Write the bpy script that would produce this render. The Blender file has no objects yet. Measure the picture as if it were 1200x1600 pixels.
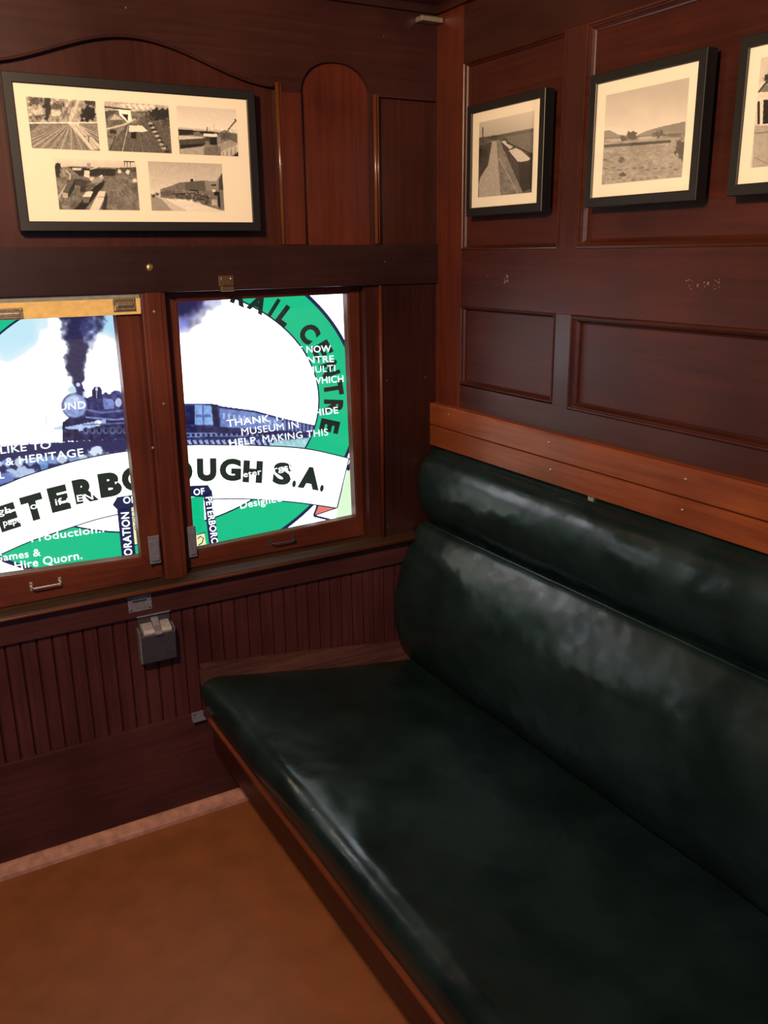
import bpy, bmesh, math, random
import numpy as np
from mathutils import Vector, Matrix
random.seed(7)
S = bpy.context.scene
COL = S.collection
R = math.radians

# ------------------------------------------------------------------ camera
FPX = 1370.407
YAW, PITCH, ROLL = R(29.72269), R(-16.55371), R(-0.75467)
CAM = np.array([-1.30974, -2.0, 1.4188])
def cam_axes():
    cy, sy, cp, sp = math.cos(YAW), math.sin(YAW), math.cos(PITCH), math.sin(PITCH)
    f = np.array([sy*cp, cy*cp, sp]); r = np.array([cy, -sy, 0.0]); u = np.cross(r, f)
    c, s = math.cos(ROLL), math.sin(ROLL)
    return c*r+s*u, -s*r+c*u, f
AR, AU, AF = cam_axes()
cd = bpy.data.cameras.new('camera'); co = bpy.data.objects.new('camera', cd); COL.objects.link(co)
co.matrix_world = Matrix(((AR[0], AU[0], -AF[0], CAM[0]), (AR[1], AU[1], -AF[1], CAM[1]), (AR[2], AU[2], -AF[2], CAM[2]), (0, 0, 0, 1)))
cd.sensor_fit = 'VERTICAL'; cd.sensor_height = 32.0; cd.lens = FPX/1600*32.0; cd.clip_start = 0.02
S.camera = co

# ------------------------------------------------------------------ exposure, world, lamps
S.view_settings.view_transform = 'Standard'; S.view_settings.look = 'None'
S.view_settings.gamma = 1.0; S.view_settings.use_curve_mapping = False
S.view_settings.exposure = 0.0
w = bpy.data.worlds.new('world'); S.world = w; w.use_nodes = True
w.node_tree.nodes['Background'].inputs[0].default_value = (0.35, 0.33, 0.4, 1)
w.node_tree.nodes['Background'].inputs[1].default_value = 0.02
def lamp(name, loc, target, size, power, color, size_y=None):
    l = bpy.data.lights.new(name, 'AREA'); l.energy = power; l.color = color; l.size = size
    if size_y: l.shape = 'RECTANGLE'; l.size_y = size_y
    else: l.shape = 'DISK'
    o = bpy.data.objects.new(name, l); COL.objects.link(o); o.location = loc
    o.rotation_euler = (Vector(target)-Vector(loc)).to_track_quat('-Z', 'Y').to_euler()
    return o
LAMP_POS = (-1.52, -1.35, 1.95)
lamp('ceiling_lamp_light', LAMP_POS, (-0.25, -0.2, 1.45), 0.16, 44.0, (1.0, 0.66, 0.36))
lamp('cool_fill_light', (-1.5, -2.62, 1.35), (-1.0, 0, 0.6), 0.95, 12.0, (0.60, 0.64, 1.0), 1.1)  # added cool fill behind the camera; no window is built there
SCREEN_WHITE = 4.2

# pixel of the photograph -> point on the plane axis=value (used to lay out real surfaces)
def on(px, ax, v):
    d = AF + AR*(px[0]-600)/FPX + AU*(800-px[1])/FPX
    return CAM + d*((v-CAM[ax])/d[ax])
def px_of(P):                                            # P (...,3) -> pixel x, y
    d = P-CAM; z = d@AF
    return 600+FPX*(d@AR)/z, 800-FPX*(d@AU)/z

# ------------------------------------------------------------------ materials
def srgb(r, g, b):
    f = lambda c: (c/255/12.92) if c <= 10.3 else ((c/255+0.055)/1.055)**2.4
    return (f(r), f(g), f(b), 1)
def new_mat(name):
    m = bpy.data.materials.new(name); m.use_nodes = True
    nt = m.node_tree; b = nt.nodes['Principled BSDF']
    return m, nt, b
def plain(name, col, rough=0.5, metal=0.0, spec=0.5, bump=0.0, scale=60, vary=0.0):
    m, nt, b = new_mat(name)
    b.inputs['Base Color'].default_value = col; b.inputs['Roughness'].default_value = rough
    b.inputs['Metallic'].default_value = metal; b.inputs['Specular IOR Level'].default_value = spec
    N, L = nt.nodes, nt.links
    tc = N.new('ShaderNodeTexCoord'); n = N.new('ShaderNodeTexNoise'); n.inputs['Scale'].default_value = scale; n.inputs['Detail'].default_value = 6
    L.new(tc.outputs['Object'], n.inputs['Vector'])
    if bump:
        bp = N.new('ShaderNodeBump'); bp.inputs['Strength'].default_value = bump; bp.inputs['Distance'].default_value = 0.002
        L.new(n.outputs['Fac'], bp.inputs['Height']); L.new(bp.outputs['Normal'], b.inputs['Normal'])
    if vary:
        r = N.new('ShaderNodeValToRGB'); r.color_ramp.elements[0].position = 0.3; r.color_ramp.elements[1].position = 0.7
        r.color_ramp.elements[0].color = tuple(c*(1-vary) for c in col[:3])+(1,)
        r.color_ramp.elements[1].color = tuple(min(1, c*(1+vary)) for c in col[:3])+(1,)
        L.new(n.outputs['Fac'], r.inputs['Fac']); L.new(r.outputs['Color'], b.inputs['Base Color'])
    return m
def wood(name, dark, light, axis='X', rough=0.40, coat=0.12, blotch=None, scale=1.0):
    """varnished timber, grain running along the given world axis"""
    m, nt, b = new_mat(name); N, L = nt.nodes, nt.links
    tc = N.new('ShaderNodeTexCoord'); mp = N.new('ShaderNodeMapping')
    s = {'X': (3, 70, 70), 'Y': (70, 3, 70), 'Z': (70, 70, 3)}[axis]
    mp.inputs['Scale'].default_value = tuple(a*scale for a in s)
    L.new(tc.outputs['Object'], mp.inputs['Vector'])
    n1 = N.new('ShaderNodeTexNoise'); n1.inputs['Scale'].default_value = 1.0; n1.inputs['Detail'].default_value = 8; n1.inputs['Roughness'].default_value = 0.65; n1.inputs['Distortion'].default_value = 0.6
    L.new(mp.outputs['Vector'], n1.inputs['Vector'])
    r = N.new('ShaderNodeValToRGB'); e = r.color_ramp.elements
    e[0].position = 0.32; e[0].color = dark; e[1].position = 0.70; e[1].color = light
    L.new(n1.outputs['Fac'], r.inputs['Fac'])
    n2 = N.new('ShaderNodeTexNoise'); n2.inputs['Scale'].default_value = 3.2; n2.inputs['Detail'].default_value = 5
    L.new(tc.outputs['Object'], n2.inputs['Vector'])
    r2 = N.new('ShaderNodeValToRGB'); r2.color_ramp.elements[0].position = 0.35; r2.color_ramp.elements[1].position = 0.68
    r2.color_ramp.elements[0].color = blotch or (0.62, 0.55, 0.55, 1); r2.color_ramp.elements[1].color = (1.15, 1.1, 1.05, 1)
    L.new(n2.outputs['Fac'], r2.inputs['Fac'])
    mx = N.new('ShaderNodeMix'); mx.data_type = 'RGBA'; mx.blend_type = 'MULTIPLY'; mx.inputs['Factor'].default_value = 1.0
    L.new(r.outputs['Color'], mx.inputs['A']); L.new(r2.outputs['Color'], mx.inputs['B'])
    # fine scratches and dust marks
    n3 = N.new('ShaderNodeTexNoise'); n3.inputs['Scale'].default_value = 26; n3.inputs['Detail'].default_value = 10; n3.inputs['Roughness'].default_value = 0.8
    L.new(tc.outputs['Object'], n3.inputs['Vector'])
    r3 = N.new('ShaderNodeValToRGB'); r3.color_ramp.elements[0].position = 0.66; r3.color_ramp.elements[1].position = 0.8
    r3.color_ramp.elements[0].color = (0, 0, 0, 1); r3.color_ramp.elements[1].color = (0.35, 0.35, 0.35, 1)
    L.new(n3.outputs['Fac'], r3.inputs['Fac'])
    m2 = N.new('ShaderNodeMix'); m2.data_type = 'RGBA'
    L.new(r3.outputs['Color'], m2.inputs['Factor']); L.new(mx.outputs['Result'], m2.inputs['A'])
    m2.inputs['B'].default_value = tuple(min(1, c*1.8+0.01) for c in light[:3])+(1,)
    L.new(m2.outputs['Result'], b.inputs['Base Color'])
    mr = N.new('ShaderNodeMapRange'); mr.inputs['To Min'].default_value = rough-0.08; mr.inputs['To Max'].default_value = rough+0.14
    L.new(n2.outputs['Fac'], mr.inputs['Value']); L.new(mr.outputs['Result'], b.inputs['Roughness'])
    bp = N.new('ShaderNodeBump'); bp.inputs['Strength'].default_value = 0.10; bp.inputs['Distance'].default_value = 0.001
    L.new(n1.outputs['Fac'], bp.inputs['Height']); L.new(bp.outputs['Normal'], b.inputs['Normal'])
    b.inputs['Specular IOR Level'].default_value = 0.25
    b.inputs['Coat Weight'].default_value = coat; b.inputs['Coat Roughness'].default_value = 0.22
    return m
def leather(name, col, rough=0.22):
    m, nt, b = new_mat(name); N, L = nt.nodes, nt.links
    tc = N.new('ShaderNodeTexCoord')
    n = N.new('ShaderNodeTexNoise'); n.inputs['Scale'].default_value = 7; n.inputs['Detail'].default_value = 6
    L.new(tc.outputs['Object'], n.inputs['Vector'])
    r = N.new('ShaderNodeValToRGB'); r.color_ramp.elements[0].position = 0.35; r.color_ramp.elements[1].position = 0.7
    r.color_ramp.elements[0].color = tuple(c*0.75 for c in col[:3])+(1,); r.color_ramp.elements[1].color = tuple(c*1.3 for c in col[:3])+(1,)
    L.new(n.outputs['Fac'], r.inputs['Fac']); L.new(r.outputs['Color'], b.inputs['Base Color'])
    mr = N.new('ShaderNodeMapRange'); mr.inputs['From Min'].default_value = 0.3; mr.inputs['From Max'].default_value = 0.7
    mr.inputs['To Min'].default_value = rough-0.05; mr.inputs['To Max'].default_value = rough+0.13
    L.new(n.outputs['Fac'], mr.inputs['Value']); L.new(mr.outputs['Result'], b.inputs['Roughness'])
    v = N.new('ShaderNodeTexVoronoi'); v.inputs['Scale'].default_value = 420
    n2 = N.new('ShaderNodeTexNoise'); n2.inputs['Scale'].default_value = 20; n2.inputs['Detail'].default_value = 7; n2.inputs['Roughness'].default_value = 0.6
    L.new(tc.outputs['Object'], v.inputs['Vector']); L.new(tc.outputs['Object'], n2.inputs['Vector'])
    b1 = N.new('ShaderNodeBump'); b1.inputs['Strength'].default_value = 0.12; b1.inputs['Distance'].default_value = 0.0006
    b2 = N.new('ShaderNodeBump'); b2.inputs['Strength'].default_value = 0.22; b2.inputs['Distance'].default_value = 0.003
    L.new(n2.outputs['Fac'], b2.inputs['Height']); L.new(v.outputs['Distance'], b1.inputs['Height'])
    L.new(b2.outputs['Normal'], b1.inputs['Normal']); L.new(b1.outputs['Normal'], b.inputs['Normal'])
    b.inputs['Specular IOR Level'].default_value = 0.42
    return m
def glass_mat(name, rough=0.02, ior=1.5):
    m = bpy.data.materials.new(name); m.use_nodes = True; nt = m.node_tree; N, L = nt.nodes, nt.links
    N.clear(); out = N.new('ShaderNodeOutputMaterial'); t = N.new('ShaderNodeBsdfTransparent'); g = N.new('ShaderNodeBsdfGlossy')
    g.inputs['Roughness'].default_value = rough; f = N.new('ShaderNodeFresnel')
    ge = N.new('ShaderNodeNewGeometry'); mr = N.new('ShaderNodeMapRange'); mr.inputs['To Min'].default_value = ior; mr.inputs['To Max'].default_value = 1/ior
    L.new(ge.outputs['Backfacing'], mr.inputs['Value']); L.new(mr.outputs['Result'], f.inputs['IOR'])
    mx = N.new('ShaderNodeMixShader'); L.new(f.outputs[0], mx.inputs[0]); L.new(t.outputs[0], mx.inputs[1]); L.new(g.outputs[0], mx.inputs[2])
    L.new(mx.outputs[0], out.inputs[0]); return m
def attr_mat(name, emit, rough=0.6):
    m, nt, b = new_mat(name); a = nt.nodes.new('ShaderNodeAttribute'); a.attribute_name = 'Col'
    if emit:
        b.inputs['Base Color'].default_value = (0.01, 0.01, 0.01, 1); b.inputs['Emission Strength'].default_value = 1.0
        nt.links.new(a.outputs['Color'], b.inputs['Emission Color'])
    else:
        nt.links.new(a.outputs['Color'], b.inputs['Base Color'])
    b.inputs['Roughness'].default_value = rough
    return m
def glow(name, col, k=1.0):
    m, nt, b = new_mat(name); b.inputs['Base Color'].default_value = (0.01, 0.01, 0.01, 1)
    b.inputs['Emission Color'].default_value = col; b.inputs['Emission Strength'].default_value = k; b.inputs['Roughness'].default_value = 0.5
    return m

DK, LT = (0.028, 0.0068, 0.0048, 1), (0.052, 0.0125, 0.0085, 1)
M = {}
for ax in 'XYZ':
    M['mahog'+ax] = wood('dark mahogany, grain '+ax, DK, LT, ax)
    M['red'+ax] = wood('red mahogany, grain '+ax, (0.055, 0.0105, 0.0055, 1), (0.095, 0.020, 0.0095, 1), ax)
M['deep'] = wood('nearly black timber', (0.015, 0.0052, 0.0055, 1), (0.025, 0.0085, 0.0085, 1), 'X')  # colour darkened to stand for lamp light fading toward the corner
M['deepY'] = wood('nearly black timber on right wall', (0.020, 0.005, 0.004, 1), (0.036, 0.009, 0.0065, 1), 'Y')  # even dark colour for top rail, cornice and seat base
M['panelY'] = wood('worn mahogany panel', (0.030, 0.0065, 0.0045, 1), (0.056, 0.012, 0.0075, 1), 'Y', 0.42, 0.0)
M['lip'] = wood('glossy worn moulding', (0.09, 0.026, 0.010, 1), (0.17, 0.06, 0.024, 1), 'Z', 0.26, 0.9)  # lightened so the beads' gold highlight sits in the colour
M['lipY'] = wood('glossy dark panel moulding', (0.030, 0.007, 0.004, 1), (0.06, 0.015, 0.008, 1), 'Y', 0.36, 0.3)
M['silltop'] = wood('dark worn sill', (0.018, 0.010, 0.006, 1), (0.045, 0.024, 0.014, 1), 'X', 0.5, 0.0)  # worn timber; shadow on the sill top is also in this colour
M['deepZ'] = wood('dark stained corner panel', (0.017, 0.0045, 0.004, 1), (0.032, 0.008, 0.006, 1), 'Z')  # shade of the dim corner is put into this base colour
M['darkX'] = wood('dark frieze board', (0.024, 0.0075, 0.0065, 1), (0.042, 0.0125, 0.0105, 1), 'X')  # dark tone partly stands for the lamp light fading up here
M['kick'] = wood('dusty purplish mahogany', (0.036, 0.012, 0.013, 1), (0.062, 0.019, 0.020, 1), 'X', 0.45, 0.0)  # cool purplish sheen is put into the base colour
M['bead'] = wood('beadboard timber', (0.042, 0.013, 0.014, 1), (0.072, 0.022, 0.024, 1), 'Z', 0.42, 0.05)  # bluish lift in the colour imitates the sheen over the boards
M['orangeY'] = wood('lighter orange brown teak', (0.125, 0.031, 0.010, 1), (0.22, 0.062, 0.020, 1), 'Y', 0.38, 0.2, (0.6, 0.5, 0.45, 1))
M['sash'] = wood('worn red brown sash timber', (0.060, 0.0135, 0.0075, 1), (0.112, 0.026, 0.0125, 1), 'Z', 0.45, 0.1)
M['sashX'] = wood('worn red brown sash timber rail', (0.060, 0.0135, 0.0075, 1), (0.112, 0.026, 0.0125, 1), 'X', 0.45, 0.1)
M['rail'] = wood('red brown front rail timber', (0.075, 0.018, 0.008, 1), (0.15, 0.04, 0.016, 1), 'Y', 0.35, 0.3)  # lighter red brown than the apron
M['scuffed'] = wood('scuffed pinkish timber', (0.035, 0.013, 0.011, 1), (0.12, 0.052, 0.044, 1), 'X', 0.6, 0.0)
M['pink'] = plain('scraped pinkish timber strip', (0.34, 0.17, 0.13, 1), 0.7, bump=0.3, scale=45, vary=0.25)
M['leather'] = leather('dark green leather', (0.0052, 0.0128, 0.0140, 1))
M['floor'] = plain('brown orange linoleum', (0.19, 0.062, 0.021, 1), 0.55, bump=0.06, scale=14, vary=0.14)
M['black'] = plain('black painted picture frame', (0.005, 0.005, 0.006, 1), 0.45)
M['mat'] = plain('cream mat board', (0.80, 0.76, 0.66, 1), 0.85, bump=0.03, scale=300)
M['steel'] = plain('dull grey steel', (0.15, 0.15, 0.20, 1), 0.45, 0.3, bump=0.08, scale=120, vary=0.2)
M['steeldark'] = plain('dark grey steel', (0.040, 0.039, 0.058, 1), 0.5, 0.3, bump=0.08, scale=120, vary=0.15)
M['brass'] = plain('tarnished brass', (0.36, 0.26, 0.14, 1), 0.35, 0.8, bump=0.1, scale=150, vary=0.3)
M['palesteel'] = plain('pale worn steel', (0.34, 0.32, 0.37, 1), 0.4, 0.3, bump=0.1, scale=150, vary=0.2)
M['oldbrass'] = plain('blackened brass', (0.10, 0.06, 0.035, 1), 0.45, 0.5, bump=0.1, scale=150, vary=0.3)
M['nickel'] = plain('worn nickel', (0.55, 0.50, 0.42, 1), 0.3, 0.85, bump=0.1, scale=150, vary=0.25)
M['void'] = plain('black rubber', (0.006, 0.006, 0.008, 1), 0.7)
M['cream'] = plain('yellowed cream paint', (0.56, 0.40, 0.15, 1), 0.5, bump=0.05, scale=80, vary=0.12)
M['greypaint'] = plain('grey painted metal strip', (0.16, 0.17, 0.16, 1), 0.5, vary=0.2)
M['scar'] = plain('bare paint scar', (0.20, 0.11, 0.07, 1), 0.8, vary=0.3)
M['glass'] = glass_mat('clear glass')
M['picglass'] = glass_mat('picture glass', 0.05, 1.52)
M['screenpix'] = attr_mat('glowing screen picture', True)
M['photo'] = attr_mat('black and white photographic print', False)
WHT = (SCREEN_WHITE*0.93, SCREEN_WHITE*0.98, SCREEN_WHITE*1.08)
M['g_white'] = glow('screen white', WHT+(1,))
M['g_text'] = glow('screen text white', (1.5, 1.6, 1.7, 1))
M['g_green'] = glow('screen green', (0.003, 0.58, 0.27, 1))
M['g_navy'] = glow('screen navy', (0.008, 0.014, 0.075, 1))
M['g_black'] = glow('screen black green', (0.006, 0.018, 0.014, 1))
M['g_banner'] = glow('screen banner ivory', (1.75, 1.9, 1.62, 1))
M['g_cream'] = glow('screen cream', (1.0, 0.95, 0.50, 1))
M['g_pale'] = glow('screen pale green cream', (0.80, 1.05, 0.72, 1))
M['g_salmon'] = glow('screen salmon', (0.85, 0.22, 0.16, 1))

# ------------------------------------------------------------------ mesh helpers
def link(name, me, mat, parent=None, smooth=False):
    o = bpy.data.objects.new(name, me); COL.objects.link(o)
    if mat is not None: me.materials.append(mat)
    if parent is not None:
        o.parent = parent; o.matrix_parent_inverse = parent.matrix_world.inverted() if parent.type != 'EMPTY' else Matrix.Translation(-parent.location)
    if smooth:
        for p in me.polygons: p.use_smooth = True
    return o
def obj(name, bm, mat, parent=None, smooth=False, keep=False):
    if not keep: bmesh.ops.recalc_face_normals(bm, faces=bm.faces)
    me = bpy.data.meshes.new(name); bm.to_mesh(me); bm.free()
    return link(name, me, mat, parent, smooth)
def thing(name, label=None, cat=None, loc=(0, 0, 0), group=None, kind=None):
    o = bpy.data.objects.new(name, None); COL.objects.link(o); o.location = loc; o.empty_display_size = 0.05
    if label: o['label'] = label
    if cat: o['category'] = cat
    if group: o['group'] = group
    if kind: o['kind'] = kind
    return o
def struct(o): o['kind'] = 'structure'; return o
def box(bm, x0, x1, y0, y1, z0, z1, bev=0.0, seg=2):
    t = bmesh.new() if bev else bm
    vs = [t.verts.new((x, y, z)) for x in (x0, x1) for y in (y0, y1) for z in (z0, z1)]
    for f in ((0, 1, 3, 2), (4, 6, 7, 5), (0, 4, 5, 1), (2, 3, 7, 6), (0, 2, 6, 4), (1, 5, 7, 3)):
        t.faces.new([vs[i] for i in f])
    if bev:
        bmesh.ops.recalc_face_normals(t, faces=t.faces)
        bmesh.ops.bevel(t, geom=list(t.edges), offset=bev, segments=seg, affect='EDGES', profile=0.6)
        me = bpy.data.meshes.new('t'); t.to_mesh(me); t.free(); bm.from_mesh(me); bpy.data.meshes.remove(me)
def prism(bm, pts, axis, a, b):
    """polygon pts (2D in the other two axes) extruded along axis from a to b"""
    def v3(p, k):
        return {'x': (k, p[0], p[1]), 'y': (p[0], k, p[1]), 'z': (p[0], p[1], k)}[axis]
    A = [bm.verts.new(v3(p, a)) for p in pts]; B = [bm.verts.new(v3(p, b)) for p in pts]
    n = len(pts); bm.faces.new(A); bm.faces.new(B[::-1])
    for i in range(n): bm.faces.new((A[i], A[(i+1) % n], B[(i+1) % n], B[i]))
def tube(bm, path, r, n=8, caps=True):
    path = [Vector(p) for p in path]; rings = []
    up = None
    for i, p in enumerate(path):
        t = (path[min(i+1, len(path)-1)]-path[max(i-1, 0)]).normalized()
        if up is None or abs(t.dot(up)) > 0.95: up = Vector((0, 0, 1)) if abs(t.z) < 0.9 else Vector((1, 0, 0))
        a = t.cross(up).normalized(); b = t.cross(a).normalized()
        rings.append([bm.verts.new(p+a*r*math.cos(2*math.pi*k/n)+b*r*math.sin(2*math.pi*k/n)) for k in range(n)])
    for A, B in zip(rings, rings[1:]):
        for k in range(n): bm.faces.new((A[k], A[(k+1) % n], B[(k+1) % n], B[k]))
    if caps: bm.faces.new(rings[0]); bm.faces.new(rings[-1][::-1])
def screw_bm(c, axis, r=0.004, h=0.002, slot=0.6):
    """domed slotted screw head, facing -axis"""
    bm = bmesh.new(); n = 16; c = Vector(c)
    a = {'x': (Vector((-1, 0, 0)), Vector((0, 1, 0)), Vector((0, 0, 1))), 'y': (Vector((0, -1, 0)), Vector((1, 0, 0)), Vector((0, 0, 1)))}[axis]
    prof = [(1.0, -0.3), (1.0, 0.25), (0.8, 0.7), (0.45, 0.95), (0.12, 1.0)]
    rings = [[bm.verts.new(c+a[0]*h*q+(a[1]*math.cos(2*math.pi*k/n)+a[2]*math.sin(2*math.pi*k/n))*r*p) for k in range(n)] for p, q in prof]
    for A, B in zip(rings, rings[1:]):
        for k in range(n): bm.faces.new((A[k], A[(k+1) % n], B[(k+1) % n], B[k]))
    bm.faces.new(rings[-1]); bm.faces.new(rings[0][::-1])
    return bm
def frame_mould(bm, axis, v, a0, a1, b0, b1, prof):
    """mitred moulding swept round the rectangle a0..a1 x b0..b1 in the plane axis=v.
    prof: list of (inset into the rectangle, height towards the room)"""
    rings = []
    for ins, h in prof:
        cs = [(a0+ins, b0+ins), (a1-ins, b0+ins), (a1-ins, b1-ins), (a0+ins, b1-ins)]
        rings.append([bm.verts.new((v-h, p[0], p[1]) if axis == 'x' else (p[0], v-h, p[1])) for p in cs])
    for A, B in zip(rings, rings[1:]):
        for k in range(4): bm.faces.new((A[k], A[(k+1) % 4], B[(k+1) % 4], B[k]))
def halfbead(r, n=8, base=0.0, h=None):
    h = h or r
    return [(base+r-r*math.cos(math.pi*k/n), h*math.sin(math.pi*k/n)) for k in range(n+1)]

# ------------------------------------------------------------------ numpy drawing (pictures built as coloured mesh grids)
def vnoise(X, Y, sc, seed=0, oct=3):
    out = np.zeros_like(X, float); amp = 1.0; tot = 0
    for o in range(oct):
        x = X/sc*(2**o)+seed*13.7+o*5.1; y = Y/sc*(2**o)+seed*7.3+o*9.2
        xi = np.floor(x).astype(int); yi = np.floor(y).astype(int); fx = x-xi; fy = y-yi
        fx = fx*fx*(3-2*fx); fy = fy*fy*(3-2*fy)
        h = lambda a, b: np.modf(np.abs(np.sin(a*127.1+b*311.7+seed*74.7)*43758.5453))[0]
        out += amp*((h(xi, yi)*(1-fx)+h(xi+1, yi)*fx)*(1-fy)+(h(xi, yi+1)*(1-fx)+h(xi+1, yi+1)*fx)*fy); tot += amp; amp *= 0.55
    return out/tot
def inpoly(X, Y, pts):
    r = np.zeros(X.shape, bool); n = len(pts)
    for i in range(n):
        x1, y1 = pts[i]; x2, y2 = pts[(i+1) % n]
        if y1 == y2: continue
        c = ((y1 > Y) != (y2 > Y)) & (X < (x2-x1)*(Y-y1)/(y2-y1)+x1)
        r ^= c
    return r
class Draw:
    def __init__(s, X, Y, base): s.X, s.Y = X, Y; s.C = np.ones(X.shape+(3,))*np.array(base, float)
    def _col(s, c): return np.array([c, c, c] if np.isscalar(c) else c, float)
    def put(s, m, c, a=1.0):
        a = (m*a)[..., None] if not np.isscalar(m) else a
        s.C = s.C*(1-a)+s._col(c)*a
    def poly(s, pts, c, a=1.0): s.put(inpoly(s.X, s.Y, pts).astype(float), c, a)
    def line(s, pts, w, c, a=1.0):
        d = np.full(s.X.shape, 1e9)
        for (x1, y1), (x2, y2) in zip(pts, pts[1:]):
            L = (x2-x1)**2+(y2-y1)**2+1e-9; t = np.clip(((s.X-x1)*(x2-x1)+(s.Y-y1)*(y2-y1))/L, 0, 1)
            d = np.minimum(d, np.hypot(s.X-x1-t*(x2-x1), s.Y-y1-t*(y2-y1)))
        s.put(np.clip(w/2-d+0.5, 0, 1), c, a)
    def blob(s, cx, cy, rx, ry, c, soft=0.2, a=1.0):
        d = np.hypot((s.X-cx)/rx, (s.Y-cy)/ry); s.put(np.clip((1-d)/soft+0.5, 0, 1), c, a)
    def rough(s, cx, cy, rx, ry, c, sc=12, seed=1, a=1.0, k=4.0):
        d = np.hypot((s.X-cx)/rx, (s.Y-cy)/ry)+(vnoise(s.X, s.Y, sc, seed)-0.5)*1.3
        s.put(np.clip((1-d)*k, 0, 1), c, a)
    def grad(s, y0, c0, y1, c1, m=None):
        t = np.clip((s.Y-y0)/(y1-y0), 0, 1)[..., None]; C = s._col(c0)*(1-t)+s._col(c1)*t
        k = 1.0 if m is None else m[..., None]; s.C = s.C*(1-k)+C*k
    def tex(s, amp, sc, seed=0, sx=1.0, sy=1.0, m=None):
        n = (vnoise(s.X*sx, s.Y*sy, sc, seed, 4)-0.5)*2*amp
        s.C = s.C+(n if m is None else n*m)[..., None]
def to_lin(C): 
    C = np.clip(C/255.0, 0, None); return np.where(C <= 0.04045, C/12.92, ((C+0.055)/1.055)**2.4)
def colour_grid(name, P, cols, mat, parent, mask=None):
    """P (h,w,3) points, cols (h,w,3) linear colours -> one flat mesh with a colour attribute"""
    h, w_ = P.shape[:2]; idx = np.arange(h*w_).reshape(h, w_)
    q = np.stack([idx[:-1, :-1], idx[1:, :-1], idx[1:, 1:], idx[:-1, 1:]], -1)
    if mask is not None: q = q[mask[:-1, :-1] & mask[1:, 1:]]
    q = q.reshape(-1, 4)
    me = bpy.data.meshes.new(name); me.from_pydata(P.reshape(-1, 3).tolist(), [], q.tolist())
    at = me.color_attributes.new('Col', 'FLOAT_COLOR', 'POINT')
    buf = np.ones((h*w_, 4), np.float32); buf[:, :3] = cols.reshape(-1, 3); at.data.foreach_set('color', buf.ravel())
    return link(name, me, mat, parent)

# ------------------------------------------------------------------ lettering
_font_cache = {}
def glyph_mesh(txt, bold):
    k = (txt, bold)
    if k in _font_cache: return _font_cache[k]
    c = bpy.data.curves.new('lettering', 'FONT'); c.body = txt; c.size = 1.0; c.offset = bold; c.resolution_u = 4; c.space_character = 1.05
    o = bpy.data.objects.new('lettering', c); COL.objects.link(o)
    dg = bpy.context.evaluated_depsgraph_get(); dg.update()
    me = o.evaluated_get(dg).to_mesh()
    V = np.array([v.co[:2] for v in me.vertices]); F = [list(p.vertices) for p in me.polygons]
    o.evaluated_get(dg).to_mesh_clear(); bpy.data.objects.remove(o); bpy.data.curves.remove(c)
    _font_cache[k] = (V, F); return V, F
V_H, _ = glyph_mesh('H', 0.0)
CAPH = V_H[:, 1].max()-V_H[:, 1].min(); CAPB = V_H[:, 1].min()
class Sheet:
    """collects flat artwork given in pixels of the photograph and lays it on the plane y = v"""
    def __init__(s, v): s.v = v; s.V = []; s.F = []
    def add(s, pts, faces):
        b = len(s.V); s.V += [tuple(on(p, 1, s.v)) for p in pts]; s.F += [[i+b for i in f] for f in faces]
    def poly(s, pts): s.add(pts, [list(range(len(pts)))])
    def band(s, A, B): s.add(list(A)+list(B), [[i, i+1, len(A)+i+1, len(A)+i] for i in range(len(A)-1)])
    def stroke(s, pts, w):
        A, B = [], []
        for i, p in enumerate(pts):
            q0 = pts[max(i-1, 0)]; q1 = pts[min(i+1, len(pts)-1)]; dx, dy = q1[0]-q0[0], q1[1]-q0[1]; L = math.hypot(dx, dy)
            A.append((p[0]-dy/L*w/2, p[1]+dx/L*w/2)); B.append((p[0]+dy/L*w/2, p[1]-dx/L*w/2))
        s.band(A, B)
    def letter(s, ch, cx, cy, h, wid, ang, bold=0.03):
        V, F = glyph_mesh(ch, bold); x0, x1 = V[:, 0].min(), V[:, 0].max()
        u = ((V[:, 0]-(x0+x1)/2)/max(x1-x0, 1e-6))*wid; v = ((V[:, 1]-CAPB)/CAPH-0.5)*h
        c, n = math.cos(R(ang)), math.sin(R(ang))
        s.add([(cx+a*c+b*n, cy+a*n-b*c) for a, b in zip(u, v)], F)
    def text(s, t, p0, p1, h, bold=0.02):
        """t written so that its baseline runs from pixel p0 to p1, capitals h pixels tall"""
        V, F = glyph_mesh(t, bold); x0, x1 = V[:, 0].min(), V[:, 0].max()
        dx, dy = p1[0]-p0[0], p1[1]-p0[1]; L = math.hypot(dx, dy); c, n = dx/L, dy/L
        u = (V[:, 0]-x0)/(x1-x0)*L; v = (V[:, 1]-CAPB)/CAPH*h
        s.add([(p0[0]+a*c+b*n, p0[1]+a*n-b*c) for a, b in zip(u, v)], F)
    def build(s, name, mat, parent):
        me = bpy.data.meshes.new(name); me.from_pydata(s.V, [], s.F)
        return link(name, me, mat, parent)

# ================================================================== THE ROOM
XO, YR, ZC = -2.05, -2.75, 2.12      # opposite wall, rear wall, ceiling
b = bmesh.new(); box(b, XO, 0.05, YR, 0.05, -0.04, 0.0)
struct(obj('floor', b, M['floor']))
b = bmesh.new(); box(b, XO, 0.05, YR, 0.05, ZC, ZC+0.03)
struct(obj('ceiling', b, M['mahogY']))
b = bmesh.new(); box(b, XO-0.03, XO, YR, 0.05, 0, ZC); struct(obj('wall_opposite', b, M['mahogY']))
b = bmesh.new(); box(b, XO, 0.05, YR-0.03, YR, 0, ZC); struct(obj('wall_rear', b, M['mahogX']))

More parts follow.
